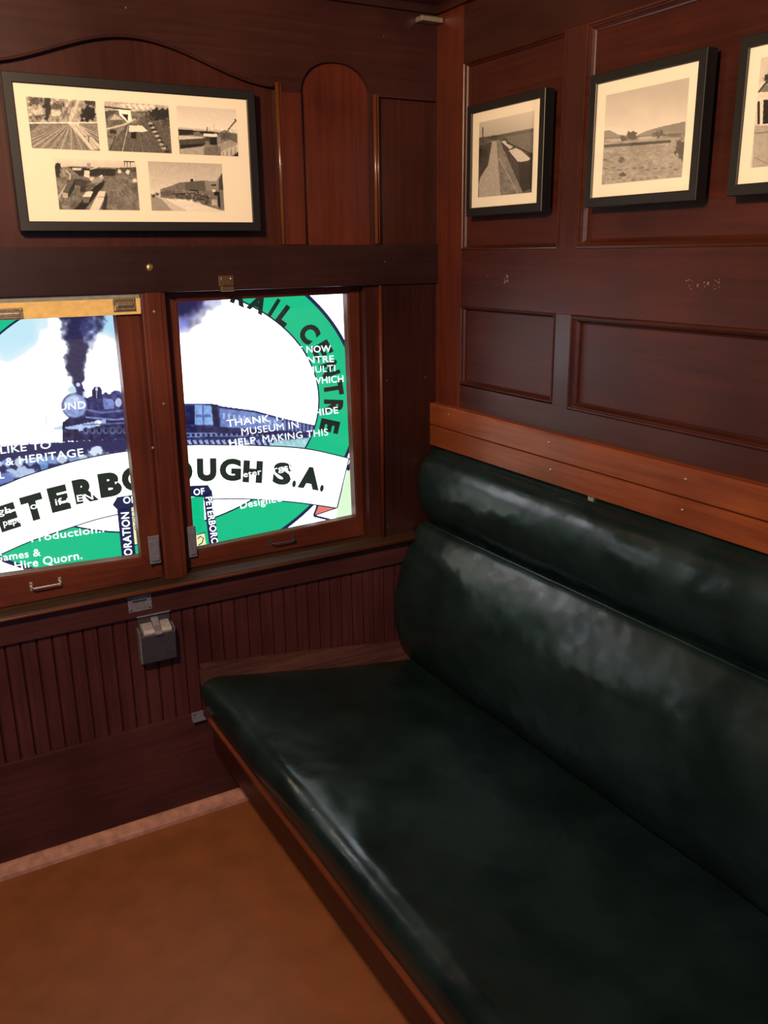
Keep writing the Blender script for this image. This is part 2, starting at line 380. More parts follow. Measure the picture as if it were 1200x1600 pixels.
# ---- left (window) wall ------------------------------------------------
PL, PR = -1.0760, -0.4339            # arched picture panel
def arch_top(x):
    if PL < x < PR:                  # ogee arch over the picture
        t = (x+0.755)/0.321; return 1.778+0.071*0.5*(1+math.cos(math.pi*t))
    for c in (-0.2825, -1.2275):
        if abs(x-c) < 0.0905: 
            d = abs(x-c)/0.0905; return 1.772+0.068*math.sqrt(max(0, 1-d**2.3))
    if -0.172 < x < -0.002: return 1.775
    return 1.43
b = bmesh.new(); box(b, XO, 0.0, 0.014, 0.034, 1.34, ZC)
wl = struct(obj('wall_left', b, M['mahogZ']))
for xa, xb, mt in ((-0.374, -0.191, 'redZ'), (-1.319, -1.136, 'redZ'), (-0.173, -0.001, 'mahogZ')):
    b = bmesh.new(); box(b, xa, xb, 0.0125, 0.0145, 1.43, 1.86 if xb < -0.01 else 1.78); obj('arched_panel', b, M[mt], wl)
b = bmesh.new()
xs = set([XO, 0.0])
for e in (PL, PR, -0.373, -0.192, -1.318, -1.137, -0.172, -0.002): xs |= {e-1e-4, e+1e-4}
for i in range(81): xs.add(PL+1e-4+(PR-PL-2e-4)*i/80)
for c in (-0.2825, -1.2275):
    for i in range(49): xs.add(c-0.0904*math.cos(math.pi*i/48))
xs = sorted(xs)
prev = None
for x in xs:
    t = arch_top(x); q = [b.verts.new((x, 0, 2.0)), b.verts.new((x, 0, t)), b.verts.new((x, 0.014, t))]
    if prev:
        b.faces.new((prev[0], q[0], q[1], prev[1])); b.faces.new((prev[1], q[1], q[2], prev[2]))
    prev = q
obj('arched_stile_board', b, M['darkX'], wl)
def bead_path(name, path, r, mat, parent):
    bm = bmesh.new(); tube(bm, path, r, 10); return obj(name, bm, mat, parent, True)
def axs(x): return (x, -0.0015, arch_top(x))
bead_path('arch_moulding', [(PL+0.003+(PR-PL-0.006)*i/60, -0.001, arch_top(PL+0.003+(PR-PL-0.006)*i/60)) for i in range(61)], 0.0030, M['darkX'], wl)
for x, zt, rr in ((PR+0.001, 1.786, 0.0052), (-0.1800, 1.778, 0.0048), (PL-0.001, 1.786, 0.005)):
    bead_path('bead_moulding', [(x, -0.003, 1.437), (x, -0.003, zt)], rr, M['lip'], wl)
    bead_path('bead_moulding', [(x+0.0085, -0.001, 1.437), (x+0.0085, -0.001, zt)], 0.0028, M['lip'], wl)
b = bmesh.new(); box(b, -0.4270, -0.3745, -0.004, 0.004, 1.4365, 1.768, 0.001); obj('lit_stile', b, M['redZ'], wl)  # stile in the redder mahogany
b = bmesh.new()                      # frieze rail over the windows
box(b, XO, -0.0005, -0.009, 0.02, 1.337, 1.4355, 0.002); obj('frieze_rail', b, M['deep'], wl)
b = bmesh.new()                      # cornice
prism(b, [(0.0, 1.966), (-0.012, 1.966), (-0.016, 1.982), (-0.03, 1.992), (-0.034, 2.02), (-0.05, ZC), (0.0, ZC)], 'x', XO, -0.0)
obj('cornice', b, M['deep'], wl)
b = bmesh.new(); box(b, -0.064, -0.002, -0.03, 0.0, 1.944, 1.956, 0.003); obj('cornice_bracket', b, M['nickel'], wl)
# posts beside and between the windows
ZS, ZT = 0.662, 1.337
b = bmesh.new(); box(b, -0.7825, -0.7275, -0.006, 0.10, ZS, ZT+0.01, 0.003)
box(b, -0.7725, -0.7385, -0.0085, 0.0, ZS, ZT+0.01, 0.0015)
obj('window_post', b, M['sash'], wl)
b = bmesh.new(); box(b, -0.1695, 0.03, 0.0, 0.10, ZS, ZT+0.01); obj('corner_panel', b, M['deepZ'], wl)
b = bmesh.new(); box(b, -0.2125, -0.1695, 0.004, 0.10, ZS, ZT+0.01); obj('window_jamb', b, M['mahogZ'], wl)
bead_path('bead_moulding', [(-0.1715, -0.001, ZS), (-0.1715, -0.001, ZT)], 0.0055, M['sash'], wl)
b = bmesh.new(); box(b, XO, -1.34, 0.0, 0.10, ZS, ZT+0.01); obj('window_jamb', b, M['mahogZ'], wl)
# sill and rails
b = bmesh.new()
prism(b, [(0.10, 0.665), (0.002, 0.665), (-0.012, 0.660), (-0.026, 0.656), (-0.030, 0.650), (-0.026, 0.643), (-0.012, 0.640), (0.10, 0.640)], 'x', XO, -0.0005)
obj('window_sill', b, M['silltop'], wl)
b = bmesh.new(); tube(b, [(XO, -0.0285, 0.6495), (-0.0005, -0.0285, 0.6495)], 0.0045, 10); obj('sill_nosing', b, M['sashX'], wl, True)
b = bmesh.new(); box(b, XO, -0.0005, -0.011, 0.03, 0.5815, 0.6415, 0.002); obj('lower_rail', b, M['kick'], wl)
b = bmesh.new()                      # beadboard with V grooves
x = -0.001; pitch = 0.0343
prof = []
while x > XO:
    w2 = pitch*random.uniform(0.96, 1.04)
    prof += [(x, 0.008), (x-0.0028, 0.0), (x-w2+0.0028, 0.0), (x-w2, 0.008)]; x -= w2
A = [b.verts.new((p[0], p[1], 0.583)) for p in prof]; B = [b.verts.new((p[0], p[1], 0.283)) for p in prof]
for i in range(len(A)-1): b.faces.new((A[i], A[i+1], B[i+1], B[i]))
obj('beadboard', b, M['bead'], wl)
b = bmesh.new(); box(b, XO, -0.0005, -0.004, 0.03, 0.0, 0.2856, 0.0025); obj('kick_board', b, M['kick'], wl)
b = bmesh.new(); box(b, -0.79, -0.0005, -0.0045, 0.0, 0.2, 0.2862, 0.001)
bm_strip = bmesh.new()
prism(bm_strip, [(-0.004, 0.0), (-0.030, 0.0), (-0.029, 0.010), (-0.022, 0.022), (-0.010, 0.029), (-0.004, 0.030)], 'x', XO, -0.600)
b.free()
struct(obj('baseboard_left', bm_strip, M['pink']))
for q, r_ in (((234, 418), 0.0085),):
    p = on(q, 1, -0.010); obj('screw_head', screw_bm(p, 'y', r_, 0.004), M['brass'], wl, True)
for q in ((602, 409), (600, 57), (197, 12), (301, 385), (605, 595), (665, 590), (606, 823)):
    v = -0.010 if 390 < q[1] < 420 else 0.0
    obj('screw_head', screw_bm(on(q, 1, v), 'y', 0.0028, 0.0012), M['steeldark'], wl, True)
for q in ((241, 487), (256, 631), (239, 700)):
    obj('screw_head', screw_bm(on(q, 1, -0.0085), 'y', 0.0034, 0.0014), M['steel'], wl, True)
# small worn brass stop plate in the middle of the frieze rail
def plate_with_screws(name, x0, x1, z0, z1, y, mat, parent, th=0.002, screws=2):
    bm = bmesh.new(); box(bm, x0, x1, y-th, y, z0, z1, 0.0006); o = obj(name, bm, mat, parent)
    for k in range(screws):
        xx = x0+(x1-x0)*(0.18+0.64*k/max(screws-1, 1)); obj('screw_head', screw_bm((xx, y-th, (z0+z1)/2+(z1-z0)*0.2), 'y', 0.0022, 0.0012), M['nickel'], parent, True)
    return o
bs = thing('blind_catch', 'small tarnished brass blind catch on the dark rail above the right window', 'catch', (-0.583, -0.009, 1.345))
plate_with_screws('back_plate', -0.602, -0.566, 1.346, 1.370, -0.009, M['oldbrass'], bs)
bm = bmesh.new(); box(bm, -0.600, -0.567, -0.017, -0.009, 1.335, 1.346, 0.002); tube(bm, [(-0.597, -0.015, 1.349), (-0.570, -0.015, 1.349)], 0.0028); obj('catch_bar', bm, M['oldbrass'], bs)

# ---- windows ------------------------------------------------------------
def sash(win, name_pts, y0, y1, top_r, mat_v, mat_h):
    """outer and inner quads (x,z): TL,TR,BR,BL -> stiles, rails with rebate"""
    o, i = name_pts
    names = (('sash_rail', 0, 1, mat_h), ('sash_stile', 1, 2, mat_v), ('sash_rail', 2, 3, mat_h), ('sash_stile', 3, 0, mat_v))
    for nm, a, c, mt in names:
        bm = bmesh.new(); prism(bm, [o[a], o[c], i[c], i[a]], 'y', y0, y1)
        # small moulded edge round the glass
        e = [( (o[k][0]*0.12+i[k][0]*0.88), (o[k][1]*0.12+i[k][1]*0.88)) for k in (a, c)]
        bmesh.ops.recalc_face_normals(bm, faces=bm.faces)
        bmesh.ops.bevel(bm, geom=[ed for ed in bm.edges if all(abs(v.co.y-y0) < 1e-5 for v in ed.verts)], offset=0.0035, segments=3, affect='EDGES')
        obj(nm, bm, mt, win)
def xz(q, y): p = on(q, 1, y); return (p[0], p[2])
# right window
w2 = struct(thing('window_2', loc=(-0.47, 0.03, 0.67), kind='structure'))
y = 0.032
inn = [xz((278, 472), y), xz((543, 459), y), xz((557, 808), y), xz((305, 860), y)]
out = [(-0.728, 1.345), (-0.2120, 1.345), (-0.2125, 0.664), (-0.728, 0.664)]
sash(w2, (out, inn), y, 0.06, 0, M['sash'], M['sashX'])
bm = bmesh.new(); prism(bm, [(p[0]+dx, p[1]+dz) for p, dx, dz in zip(inn, (-.004, .004, .004, -.004), (.004, .004, -.004, -.004))], 'y', 0.046, 0.049)
obj('glass', bm, M['glass'], w2)
# left window: sash stands further forward, with a yellowed cream blind box over it
w1 = struct(thing('window_1', loc=(-1.05, 0.01, 0.67), kind='structure'))
y = 0.006
inn = [xz((-190, 512), y), xz((181, 484), y), xz((222, 871), y), xz((-140, 930), y)]
inn[0] = (-1.28, inn[1][1]); inn[3] = (-1.28, 0.742)
out = [(-1.34, 1.300), (-0.7835, 1.300), (-0.7835, 0.664), (-1.34, 0.664)]
sash(w1, (out, inn), y, 0.04, 0, M['sash'], M['sashX'])
bm = bmesh.new(); prism(bm, [(p[0]+dx, p[1]+dz) for p, dx, dz in zip(inn, (-.004, .004, .004, -.004), (.004, .004, -.004, -.004))], 'y', 0.024, 0.027)
obj('glass', bm, M['glass'], w1)
# blind box (cream) above the left sash
bx = thing('blind_box', 'yellowed cream blind rail with metal latches across the top of the left window', 'blind', (-1.06, -0.004, 1.295))
za, zb = on((100, 496), 1, -0.004)[2], on((100, 470), 1, -0.004)[2]
bm = bmesh.new(); box(bm, -1.34, -0.7840, -0.004, 0.0055, za, zb, 0.001); obj('cream_face', bm, M['cream'], bx)
bm = bmesh.new(); box(bm, -1.34, -0.7840, -0.002, 0.03, zb, 1.3365, 0.0005); obj('grey_channel', bm, M['greypaint'], bx)
def latch(x0, x1, z0, z1, y, parent):
    bm = bmesh.new(); box(bm, x0, x1, y-0.0025, y, z0, z1, 0.0008); obj('latch_plate', bm, M['brass'], parent)
    bm = bmesh.new(); r_ = [(x0+0.004, z0+0.004), (x1-0.004, z0+0.004), (x1-0.004, z1-0.004), (x0+0.004, z1-0.004), (x0+0.004, z0+0.004)]
    tube(bm, [(p[0], y-0.004, p[1]) for p in r_], 0.0018, 6); obj('latch_rim', bm, M['nickel'], parent)
    bm = bmesh.new(); tube(bm, [(x0+0.009, y-0.005, (z0+z1)/2), (x1-0.008, y-0.005, (z0+z1)/2)], 0.0045, 10); obj('latch_bolt', bm, M['nickel'], parent)
    for sx in (x0+0.004, x1-0.004): obj('screw_head', screw_bm((sx, y-0.005, z1-0.004), 'y', 0.002, 0.001), M['nickel'], parent, True)
pa, pb = on((175, 466), 1, -0.004), on((212, 486), 1, -0.004)
latch(pa[0], pb[0]+0.001, pb[2], pa[2], -0.004, bx)
pa, pb = on((-25, 483), 1, -0.004), on((37, 499), 1, -0.004)
latch(pa[0], pb[0], pb[2], pa[2], -0.004, bx)
def lift_handle(win, pa, pb, y, mt):
    a = on(pa, 1, y-0.01); c = on(pb, 1, y-0.01); zz = (a[2]+c[2])/2
    bm = bmesh.new(); tube(bm, [(a[0], y-0.001, zz), (a[0], y-0.012, zz), (a[0]+0.003, y-0.015, zz-0.001), (c[0]-0.003, y-0.015, zz-0.001), (c[0], y-0.012, zz), (c[0], y-0.001, zz)], 0.0020, 8)
    for xx in (a[0], c[0]): box(bm, xx-0.004, xx+0.004, y-0.0025, y, zz-0.011, zz+0.011, 0.0008)
    o = obj('lift_handle', bm, mt, win)
    for xx in (a[0], c[0]):
        for dz in (-0.008, 0.008): obj('screw_head', screw_bm((xx, y-0.0025, zz+dz), 'y', 0.0017, 0.001), mt, o, True)
lift_handle(w1, (50, 919), (95, 910), 0.006, M['nickel'])
lift_handle(w2, (426, 849), (460, 843), 0.032, M['steeldark'])
def corner_catch(win, q0, q1, y, mt):
    a, c = on(q0, 1, y), on(q1, 1, y)
    bm = bmesh.new(); box(bm, a[0], c[0], y-0.006, y, c[2], a[2], 0.0015)
    box(bm, a[0]+0.003, c[0]-0.003, y-0.010, y-0.005, c[2]+0.008, a[2]-0.010, 0.0015); obj('corner_catch', bm, mt, win)
corner_catch(w1, (230, 838), (251, 878), -0.001, M['steel'])
corner_catch(w2, (291, 823), (308, 868), 0.028, M['steel'])

# ---- right (seat) wall ----------------------------------------------------
PB = -1.62                            # far end of the long panels, outside the frame
b = bmesh.new(); box(b, 0.0125, 0.04, YR, 0.05, 0.0, ZC); wr = struct(obj('wall_right', b, M['panelY']))
panels = [(-0.4780, -0.1135, 1.4190, 1.8440, 'a'), (PB, -0.5365, 1.4190, 1.8440, 'b'), (-0.4780, -0.1135, 1.0850, 1.2830, 'c'), (PB, -0.5310, 1.0780, 1.2830, 'd')]
ys = [YR, PB, -0.5365, -0.4780, -0.1135, 0.0]
def board(name, y0, y1, z0, z1, mat, x=0.0):
    bm = bmesh.new(); box(bm, x, 0.02, y0, y1, z0, z1, 0.0008); return obj(name, bm, mat, wr)
board('corner_stile', -0.1135, 0.0, 0.0, 1.966, M['redZ'], -0.001)
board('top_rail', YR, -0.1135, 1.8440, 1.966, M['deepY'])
board('middle_rail', YR, -0.1135, 1.2830, 1.4190, M['panelY'])
board('bottom_rail', YR, -0.1135, 0.90, 1.0815, M['mahogY'])
board('stile', -0.5365, -0.4780, 1.4190, 1.8440, M['mahogZ'])
board('stile', -0.5310, -0.4780, 1.0815, 1.2830, M['mahogZ'])
board('stile', YR, PB, 1.0815, 1.2830, M['mahogZ']); board('stile', YR, PB, 1.4190, 1.8440, M['mahogZ'])
for (a0, a1, z0, z1, k) in panels:
    bm = bmesh.new(); big = k in 'bd'
    if big: frame_mould(bm, 'x', 0.0125, a0, a1, z0, z1, [(0, 0.0125), (0.001, 0.016), (0.004, 0.0175), (0.007, 0.0165), (0.0085, 0.013), (0.010, 0.0125), (0.012, 0.009), (0.0155, 0.0045), (0.018, 0.003), (0.0185, 0.0)])
    else: frame_mould(bm, 'x', 0.0125, a0, a1, z0, z1, [(0, 0.0125), (0.0012, 0.015), (0.0035, 0.0155), (0.0055, 0.013), (0.007, 0.008), (0.010, 0.004), (0.0105, 0.0)])
    obj('panel_moulding', bm, M['lipY'] if k in 'ab' else M['mahogY'], wr, False)
bm = bmesh.new(); prism(bm, [(0.0, 1.966), (-0.012, 1.966), (-0.016, 1.982), (-0.03, 1.992), (-0.034, 2.02), (-0.05, ZC), (0.0, ZC)], 'y', YR, -0.0)
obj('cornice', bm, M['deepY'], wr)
bm = bmesh.new(); prism(bm, [(0.0, 0.9625), (-0.018, 0.9625), (-0.020, 0.9645), (-0.020, 1.016), (-0.017, 1.021), (0.0, 1.0225)], 'y', YR, -0.001)
obj('backrest_board', bm, M['orangeY'], wr)
bm = bmesh.new(); prism(bm, [(0.0, 0.905), (-0.018, 0.905), (-0.0195, 0.907), (-0.0195, 0.9590), (-0.018, 0.9605), (0.0, 0.9605)], 'y', YR, -0.001)
obj('backrest_board', bm, M['orangeY'], wr)
for q in ((701, 648), (858, 691), (1071, 749), (860, 734), (1066, 797)):
    obj('screw_head', screw_bm(on(q, 0, -0.020), 'x', 0.0035, 0.0020), M['brass'], wr, True)
# scars of a lost number and lettering on the middle rail
bm = bmesh.new(); rnd = random.Random(3)
def flecks(cx, cy, wx, wy, n, smax):
    for _ in range(n):
        p = on((cx+rnd.uniform(-wx, wx), cy+rnd.uniform(-wy, wy)), 0, -0.0004)
        a = rnd.uniform(0.3, 1)*smax; k = rnd.randint(4, 6); ph = rnd.uniform(0, 6)
        vs = [bm.verts.new((p[0], p[1]+a*rnd.uniform(.5, 1.2)*math.cos(ph+2*math.pi*i/k), p[2]+a*rnd.uniform(.4, 1.1)*math.sin(ph+2*math.pi*i/k))) for i in range(k)]
        bm.faces.new(vs)
flecks(790, 435, 3.5, 8, 9, 0.0042); flecks(765, 430, 4, 3, 3, 0.0022)
for c in (1075, 1082, 1092, 1099, 1108, 1116, 1124): flecks(c, 445+rnd.uniform(-3, 3), 3, 8, 4, 0.0026)
obj('paint_scar', bm, M['scar'], wr)
for q in ((1028, 835), (1105, 842), (1033, 815)):
    pass
wb = thing('backrest_clip', 'small square nickel clip on the dark gap under the orange boards', 'clip', tuple(on((924, 777), 0, -0.012)))
p = on((924, 777), 0, -0.016)
bm = bmesh.new(); box(bm, -0.018, 0.0, p[1]-0.0085, p[1]+0.0085, p[2]-0.009, p[2]+0.010, 0.001); obj('clip_plate', bm, M['nickel'], wb)
obj('screw_head', screw_bm((-0.018, p[1], p[2]+0.003), 'x', 0.003, 0.0016), M['steeldark'], wb, True)

# ================================================================== THE SEAT
def loft(name, prof_fn, ys, mat, parent, cap=True):
    bm = bmesh.new(); rings = []
    for y in ys: rings.append([bm.verts.new(p) for p in prof_fn(y)])
    for A, B in zip(rings, rings[1:]):
        n = len(A)
        for k in range(n): bm.faces.new((A[k], A[(k+1) % n], B[(k+1) % n], B[k]))
    if cap: bm.faces.new(rings[0]); bm.faces.new(rings[-1][::-1])
    return obj(name, bm, mat, parent, True)
def resample(pts, n, closed=True):
    """Catmull-Rom through pts, n points"""
    P = np.array(pts, float); m = len(P); out = []
    for i in range(n):
        t = i/n*m; k = int(t); f = t-k
        p0, p1, p2, p3 = (P[(k-1) % m], P[k % m], P[(k+1) % m], P[(k+2) % m])
        out.append(0.5*((2*p1)+(-p0+p2)*f+(2*p0-5*p1+4*p2-p3)*f*f+(-p0+3*p1-3*p2+p3)*f**3))
    return out
YE = -2.45
def ysteps(y0, y1, n, first=(0, 0.002, 0.006, 0.012, 0.02)):
    L = [y0-d for d in first]; s = L[-1]
    return L+[s+(y1-s)*i/n for i in range(1, n+1)]
def nz(a, b, sc, seed): return float(vnoise(np.array([[a*1000.0]]), np.array([[b*1000.0]]), sc, seed, 3)[0, 0]-0.5)
bench = thing('bench_seat', 'long dark green leather bench with rolled backrest cushions and brown wooden front rail', 'bench', (-0.35, -1.2, 0.0))
seat_prof = resample([(-0.693, 0.262), (-0.704, 0.280), (-0.705, 0.305), (-0.697, 0.327), (-0.676, 0.342), (-0.645, 0.3455), (-0.56, 0.336), (-0.42, 0.321), (-0.27, 0.308), (-0.13, 0.288), (-0.06, 0.275), (-0.05, 0.235), (-0.30, 0.225), (-0.60, 0.235)], 130)
def seat_at(y):
    e = min(1, (-0.018-y)/0.02); e = math.sqrt(max(0, 1-(1-e)**2)) if e < 1 else 1
    out = []
    cx, cz = -0.37, 0.27
    hump = 0.038*math.exp(-((y+0.02)/0.14)**2)
    for x, z in seat_prof:
        k = 0.985+0.015*e
        xx = cx+(x-cx)*k; zz = cz+(z-cz)*(0.90+0.10*e)
        if z > 0.27:
            fr = min(1, max(0, (z-0.27)/0.06))
            zz += hump*min(1, max(0, (-0.25-x)/0.4))*fr
            zz += fr*(0.007*nz(x, y, 170, 3)+0.003*nz(x, y, 55, 5))
            
            near = math.exp(-((y+0.02)/0.10)**2)
            if x < -0.5: xx -= 0.030*near*fr*min(1, (-0.5-x)/0.15)
            if x < -0.62: xx += 0.004*nz(y, z, 120, 9)
        out.append((xx, y, zz))
    return out
loft('seat_cushion', seat_at, ysteps(-0.018, YE, 210), M['leather'], bench)
bm = bmesh.new(); prism(bm, [(-0.690, 0.246), (-0.703, 0.249), (-0.709, 0.256), (-0.709, 0.263), (-0.703, 0.270), (-0.690, 0.272)], 'y', YE, -0.012)
obj('front_rail', bm, M['rail'], bench)
bm = bmesh.new(); prism(bm, [(-0.672, 0.16), (-0.694, 0.16), (-0.697, 0.20), (-0.697, 0.2455), (-0.672, 0.2455)], 'y', YE, -0.014); obj('apron', bm, M['mahogY'], bench)
bm = bmesh.new(); box(bm, -0.602, -0.03, YE, -0.034, 0.0, 0.232); obj('seat_base', bm, M['deepY'], bench)
bm = bmesh.new(); box(bm, -0.672, -0.602, YE, -0.034, 0.215, 0.232); obj('seat_board', bm, M['deepY'], bench)
# scuffed end board against the window wall
pts = [(-0.716, 0.420), (-0.700, 0.421), (-0.45, 0.388), (-0.114, 0.341), (-0.05, 0.332), (-0.05, 0.262), (-0.690, 0.262), (-0.716, 0.335), (-0.719, 0.40)]
bm = bmesh.new(); prism(bm, pts, 'y', -0.0165, -0.0045)
bmesh.ops.recalc_face_normals(bm, faces=bm.faces)
bmesh.ops.bevel(bm, geom=[e for e in bm.edges if all(abs(v.co.y+0.0165) < 1e-5 for v in e.verts)], offset=0.003, segments=2, affect='EDGES')
obj('end_board', bm, M['scuffed'], bench)
# backrest
back = bench
low_prof = resample([(-0.022, 0.655), (-0.040, 0.684), (-0.056, 0.689), (-0.075, 0.668), (-0.104, 0.622), (-0.131, 0.560), (-0.147, 0.490), (-0.148, 0.425), (-0.138, 0.365), (-0.118, 0.315), (-0.088, 0.285), (-0.03, 0.29), (-0.018, 0.36), (-0.018, 0.5)], 140)
def low_at(y):
    e = min(1, (-0.003-y)/0.035); e = math.sqrt(max(0, 1-(1-e)**2)) if e < 1 else 1
    out = []
    for x, z in low_prof:
        d = x+0.02
        xx = -0.02+d*(0.90+0.10*e)
        if x < -0.04:
            fr = min(1, (-0.04-x)/0.03)
            xx += fr*(0.013*nz(z, y, 190, 12)+0.006*nz(z, y, 60, 14))
        out.append((xx, y, z-0.004*(1-e)))
    return out
loft('lower_cushion', low_at, ysteps(-0.006, YE, 230), M['leather'], back)
up_prof = resample([(-0.004, 0.892), (-0.026, 0.889), (-0.050, 0.872), (-0.066, 0.843), (-0.073, 0.805), (-0.071, 0.770), (-0.060, 0.735), (-0.044, 0.708), (-0.030, 0.682), (-0.026, 0.64), (-0.004, 0.64), (-0.003, 0.78)], 110)
def up_at(y):
    e = min(1, (-0.003-y)/0.04); e = math.sqrt(max(0, 1-(1-e)**2)) if e < 1 else 1
    out = []
    for x, z in up_prof:
        xx = -0.002+(x+0.002)*(0.80+0.20*e); zz = 0.78+(z-0.78)*(0.95+0.05*e) if z > 0.70 else z
        if x < -0.035: xx += 0.008*nz(z, y, 160, 22)+0.004*nz(z, y, 50, 24)
        out.append((xx, y, zz))
    return out
loft('upper_cushion', up_at, ysteps(-0.006, YE, 210), M['leather'], back)
bm = bmesh.new()
pp = []
for i in range(200):
    y = -0.012+(YE+0.012)*i/199; q = low_at(y); k = max(q, key=lambda p: p[2]); pp.append((k[0]+0.002, y, k[2]+0.0015))
tube(bm, pp, 0.0034, 8); obj('piping', bm, M['leather'], back, True)

# ================================================================== METAL FITTINGS ON THE WINDOW WALL
ab = thing('ashtray_box', 'small grey metal ashtray box with hinged lid on the boarding under the windows', 'ashtray', (-0.82, -0.001, 0.464))
y0 = -0.001
bm = bmesh.new(); box(bm, -0.859, -0.781, -0.006, y0, 0.500, 0.5810, 0.001); obj('back_plate', bm, M['steeldark'], ab)
bm = bmesh.new(); prism(bm, [(-0.006, 0.470), (-0.028, 0.464), (-0.031, 0.468), (-0.036, 0.538), (-0.034, 0.541), (-0.006, 0.541)], 'x', -0.860, -0.779); obj('box_front', bm, M['steeldark'], ab)
for xx in (-0.8635, -0.7795):
    bm = bmesh.new(); prism(bm, [(-0.002, 0.468), (-0.022, 0.464), (-0.026, 0.545), (-0.002, 0.552)], 'x', xx, xx+0.0035); obj('side_rail', bm, M['steel'], ab)
bm = bmesh.new(); prism(bm, [(-0.006, 0.5415), (-0.038, 0.5415), (-0.040, 0.547), (-0.034, 0.554), (-0.018, 0.560), (-0.006, 0.562)], 'x', -0.855, -0.787); obj('lid', bm, M['palesteel'], ab)
bm = bmesh.new(); prism(bm, [(-0.006, 0.562), (-0.020, 0.562), (-0.040, 0.551), (-0.044, 0.543), (-0.041, 0.538), (-0.037, 0.541), (-0.032, 0.553), (-0.012, 0.574), (-0.006, 0.575)], 'x', -0.829, -0.812); obj('lid_catch', bm, M['steel'], ab)
bm = bmesh.new(); tube(bm, [(-0.862, -0.010, 0.5825), (-0.781, -0.010, 0.5825)], 0.0022, 8); obj('hinge_pin', bm, M['steel'], ab)
sp = thing('slot_plate', 'small grey metal plate with a black slot just above the ashtray box', 'plate', (-0.851, -0.012, 0.595))
y0 = -0.0115
bm = bmesh.new(); box(bm, -0.8795, -0.8235, y0-0.002, y0, 0.5985, 0.6375, 0.0006); obj('plate', bm, M['steel'], sp)
bm = bmesh.new(); box(bm, -0.869, -0.8345, y0-0.0024, y0-0.0015, 0.6225, 0.6268, 0.0002); obj('slot', bm, M['void'], sp)
for xx, zz in ((-0.874, 0.633), (-0.830, 0.633), (-0.874, 0.604), (-0.829, 0.604)):
    obj('screw_head', screw_bm((xx, y0-0.002, zz), 'y', 0.0028, 0.001), M['steeldark'], sp, True)
fb = thing('seat_bracket', 'small steel bracket on the wall by the front corner of the bench', 'bracket', (-0.735, -0.005, 0.275))
bm = bmesh.new(); box(bm, -0.748, -0.716, -0.007, -0.0045, 0.268, 0.290, 0.0006); box(bm, -0.748, -0.714, -0.018, -0.006, 0.267, 0.2705, 0.0008); obj('bracket_plate', bm, M['steel'], fb)
obj('screw_head', screw_bm((-0.740, -0.007, 0.283), 'y', 0.0022, 0.0012), M['steeldark'], fb, True)

# ================================================================== FRAMED PHOTOGRAPHS
def framed(name_label, axis, quad_mat, prints, border, depth, mat_inset, loc_side):
    """quad_mat: pixel corners TL,TR,BR,BL of the visible mat board; prints: list of (corner pixels, draw function, crop origin, crop scale)"""
    ax = 0 if axis == 'x' else 1; oth = 1-ax
    face = -(depth-mat_inset)
    P = [on(q, ax, face) for q in quad_mat]
    aa = [p[oth] for p in P]; zz = [p[2] for p in P]
    if ax == 1: a0, a1 = (aa[0]+aa[3])/2, (aa[1]+aa[2])/2
    else: a1, a0 = (aa[0]+aa[3])/2, (aa[1]+aa[2])/2
    z0, z1 = (zz[2]+zz[3])/2, (zz[0]+zz[1])/2
    wall = 0.0 if ax == 0 else 0.0
    c = [0, 0, z0-border]; c[oth] = (a0+a1)/2; c[ax] = -0.0008
    t = thing('framed_photograph', name_label, 'picture', tuple(c), 'framed railway photographs on the wood panelling')
    bm = bmesh.new()
    rings = []
    for ins, h in ((-border, 0.0012), (-border, depth-0.001), (-border+0.001, depth), (-0.0015, depth), (0, depth-0.0012), (0, depth-mat_inset-0.001), (-0.003, depth-mat_inset-0.001), (-0.003, 0.0012)):
        cs = [(a0+ins, z0+ins), (a1-ins, z0+ins), (a1-ins, z1-ins), (a0+ins, z1-ins)]
        rings.append([bm.verts.new((-h, p[0], p[1]) if ax == 0 else (p[0], -h, p[1])) for p in cs])
    for A, B in zip(rings, rings[1:]+rings[:1]):
        for k in range(4): bm.faces.new((A[k], A[(k+1) % 4], B[(k+1) % 4], B[k]))
    obj('frame', bm, M['black'], t)
    bm = bmesh.new()
    if ax == 0: box(bm, face, face+0.004, a0-0.002, a1+0.002, z0-0.002, z1+0.002)
    else: box(bm, a0-0.002, a1+0.002, face, face+0.004, z0-0.002, z1+0.002)
    obj('mat_board', bm, M['mat'], t)
    for quad, fn in prints:
        Q = [on(q, ax, face-0.0004) for q in quad]
        u = [p[oth] for p in Q]; v = [p[2] for p in Q]
        if ax == 1: u0, u1 = (u[0]+u[3])/2, (u[1]+u[2])/2
        else: u0, u1 = (u[0]+u[3])/2, (u[1]+u[2])/2
        v0, v1 = (v[2]+v[3])/2, (v[0]+v[1])/2
        nx = int(abs(quad[1][0]-quad[0][0])*1.35); ny = int(abs(quad[3][1]-quad[0][1])*1.35)
        uu, vv = np.meshgrid(np.linspace(u0, u1, nx), np.linspace(v1, v0, ny))
        G = np.zeros(uu.shape+(3,)); G[..., oth] = uu; G[..., 2] = vv; G[..., ax] = face-0.0005
        X, Y = px_of(G)
        C = (fn(X, Y)-120)*1.32+126
        cg = colour_grid('photograph', G, to_lin(C)*np.array([0.86, 0.82, 0.76]), M['photo'], t)
    bm = bmesh.new()
    g = depth-mat_inset+0.0022
    if ax == 0: box(bm, -g-0.0014, -g, a0-0.0005, a1+0.0005, z0-0.0005, z1+0.0005)
    else: box(bm, a0-0.0005, a1+0.0005, -g-0.0014, -g, z0-0.0005, z1+0.0005)
    obj('glass', bm, M['picglass'], t)
    return t

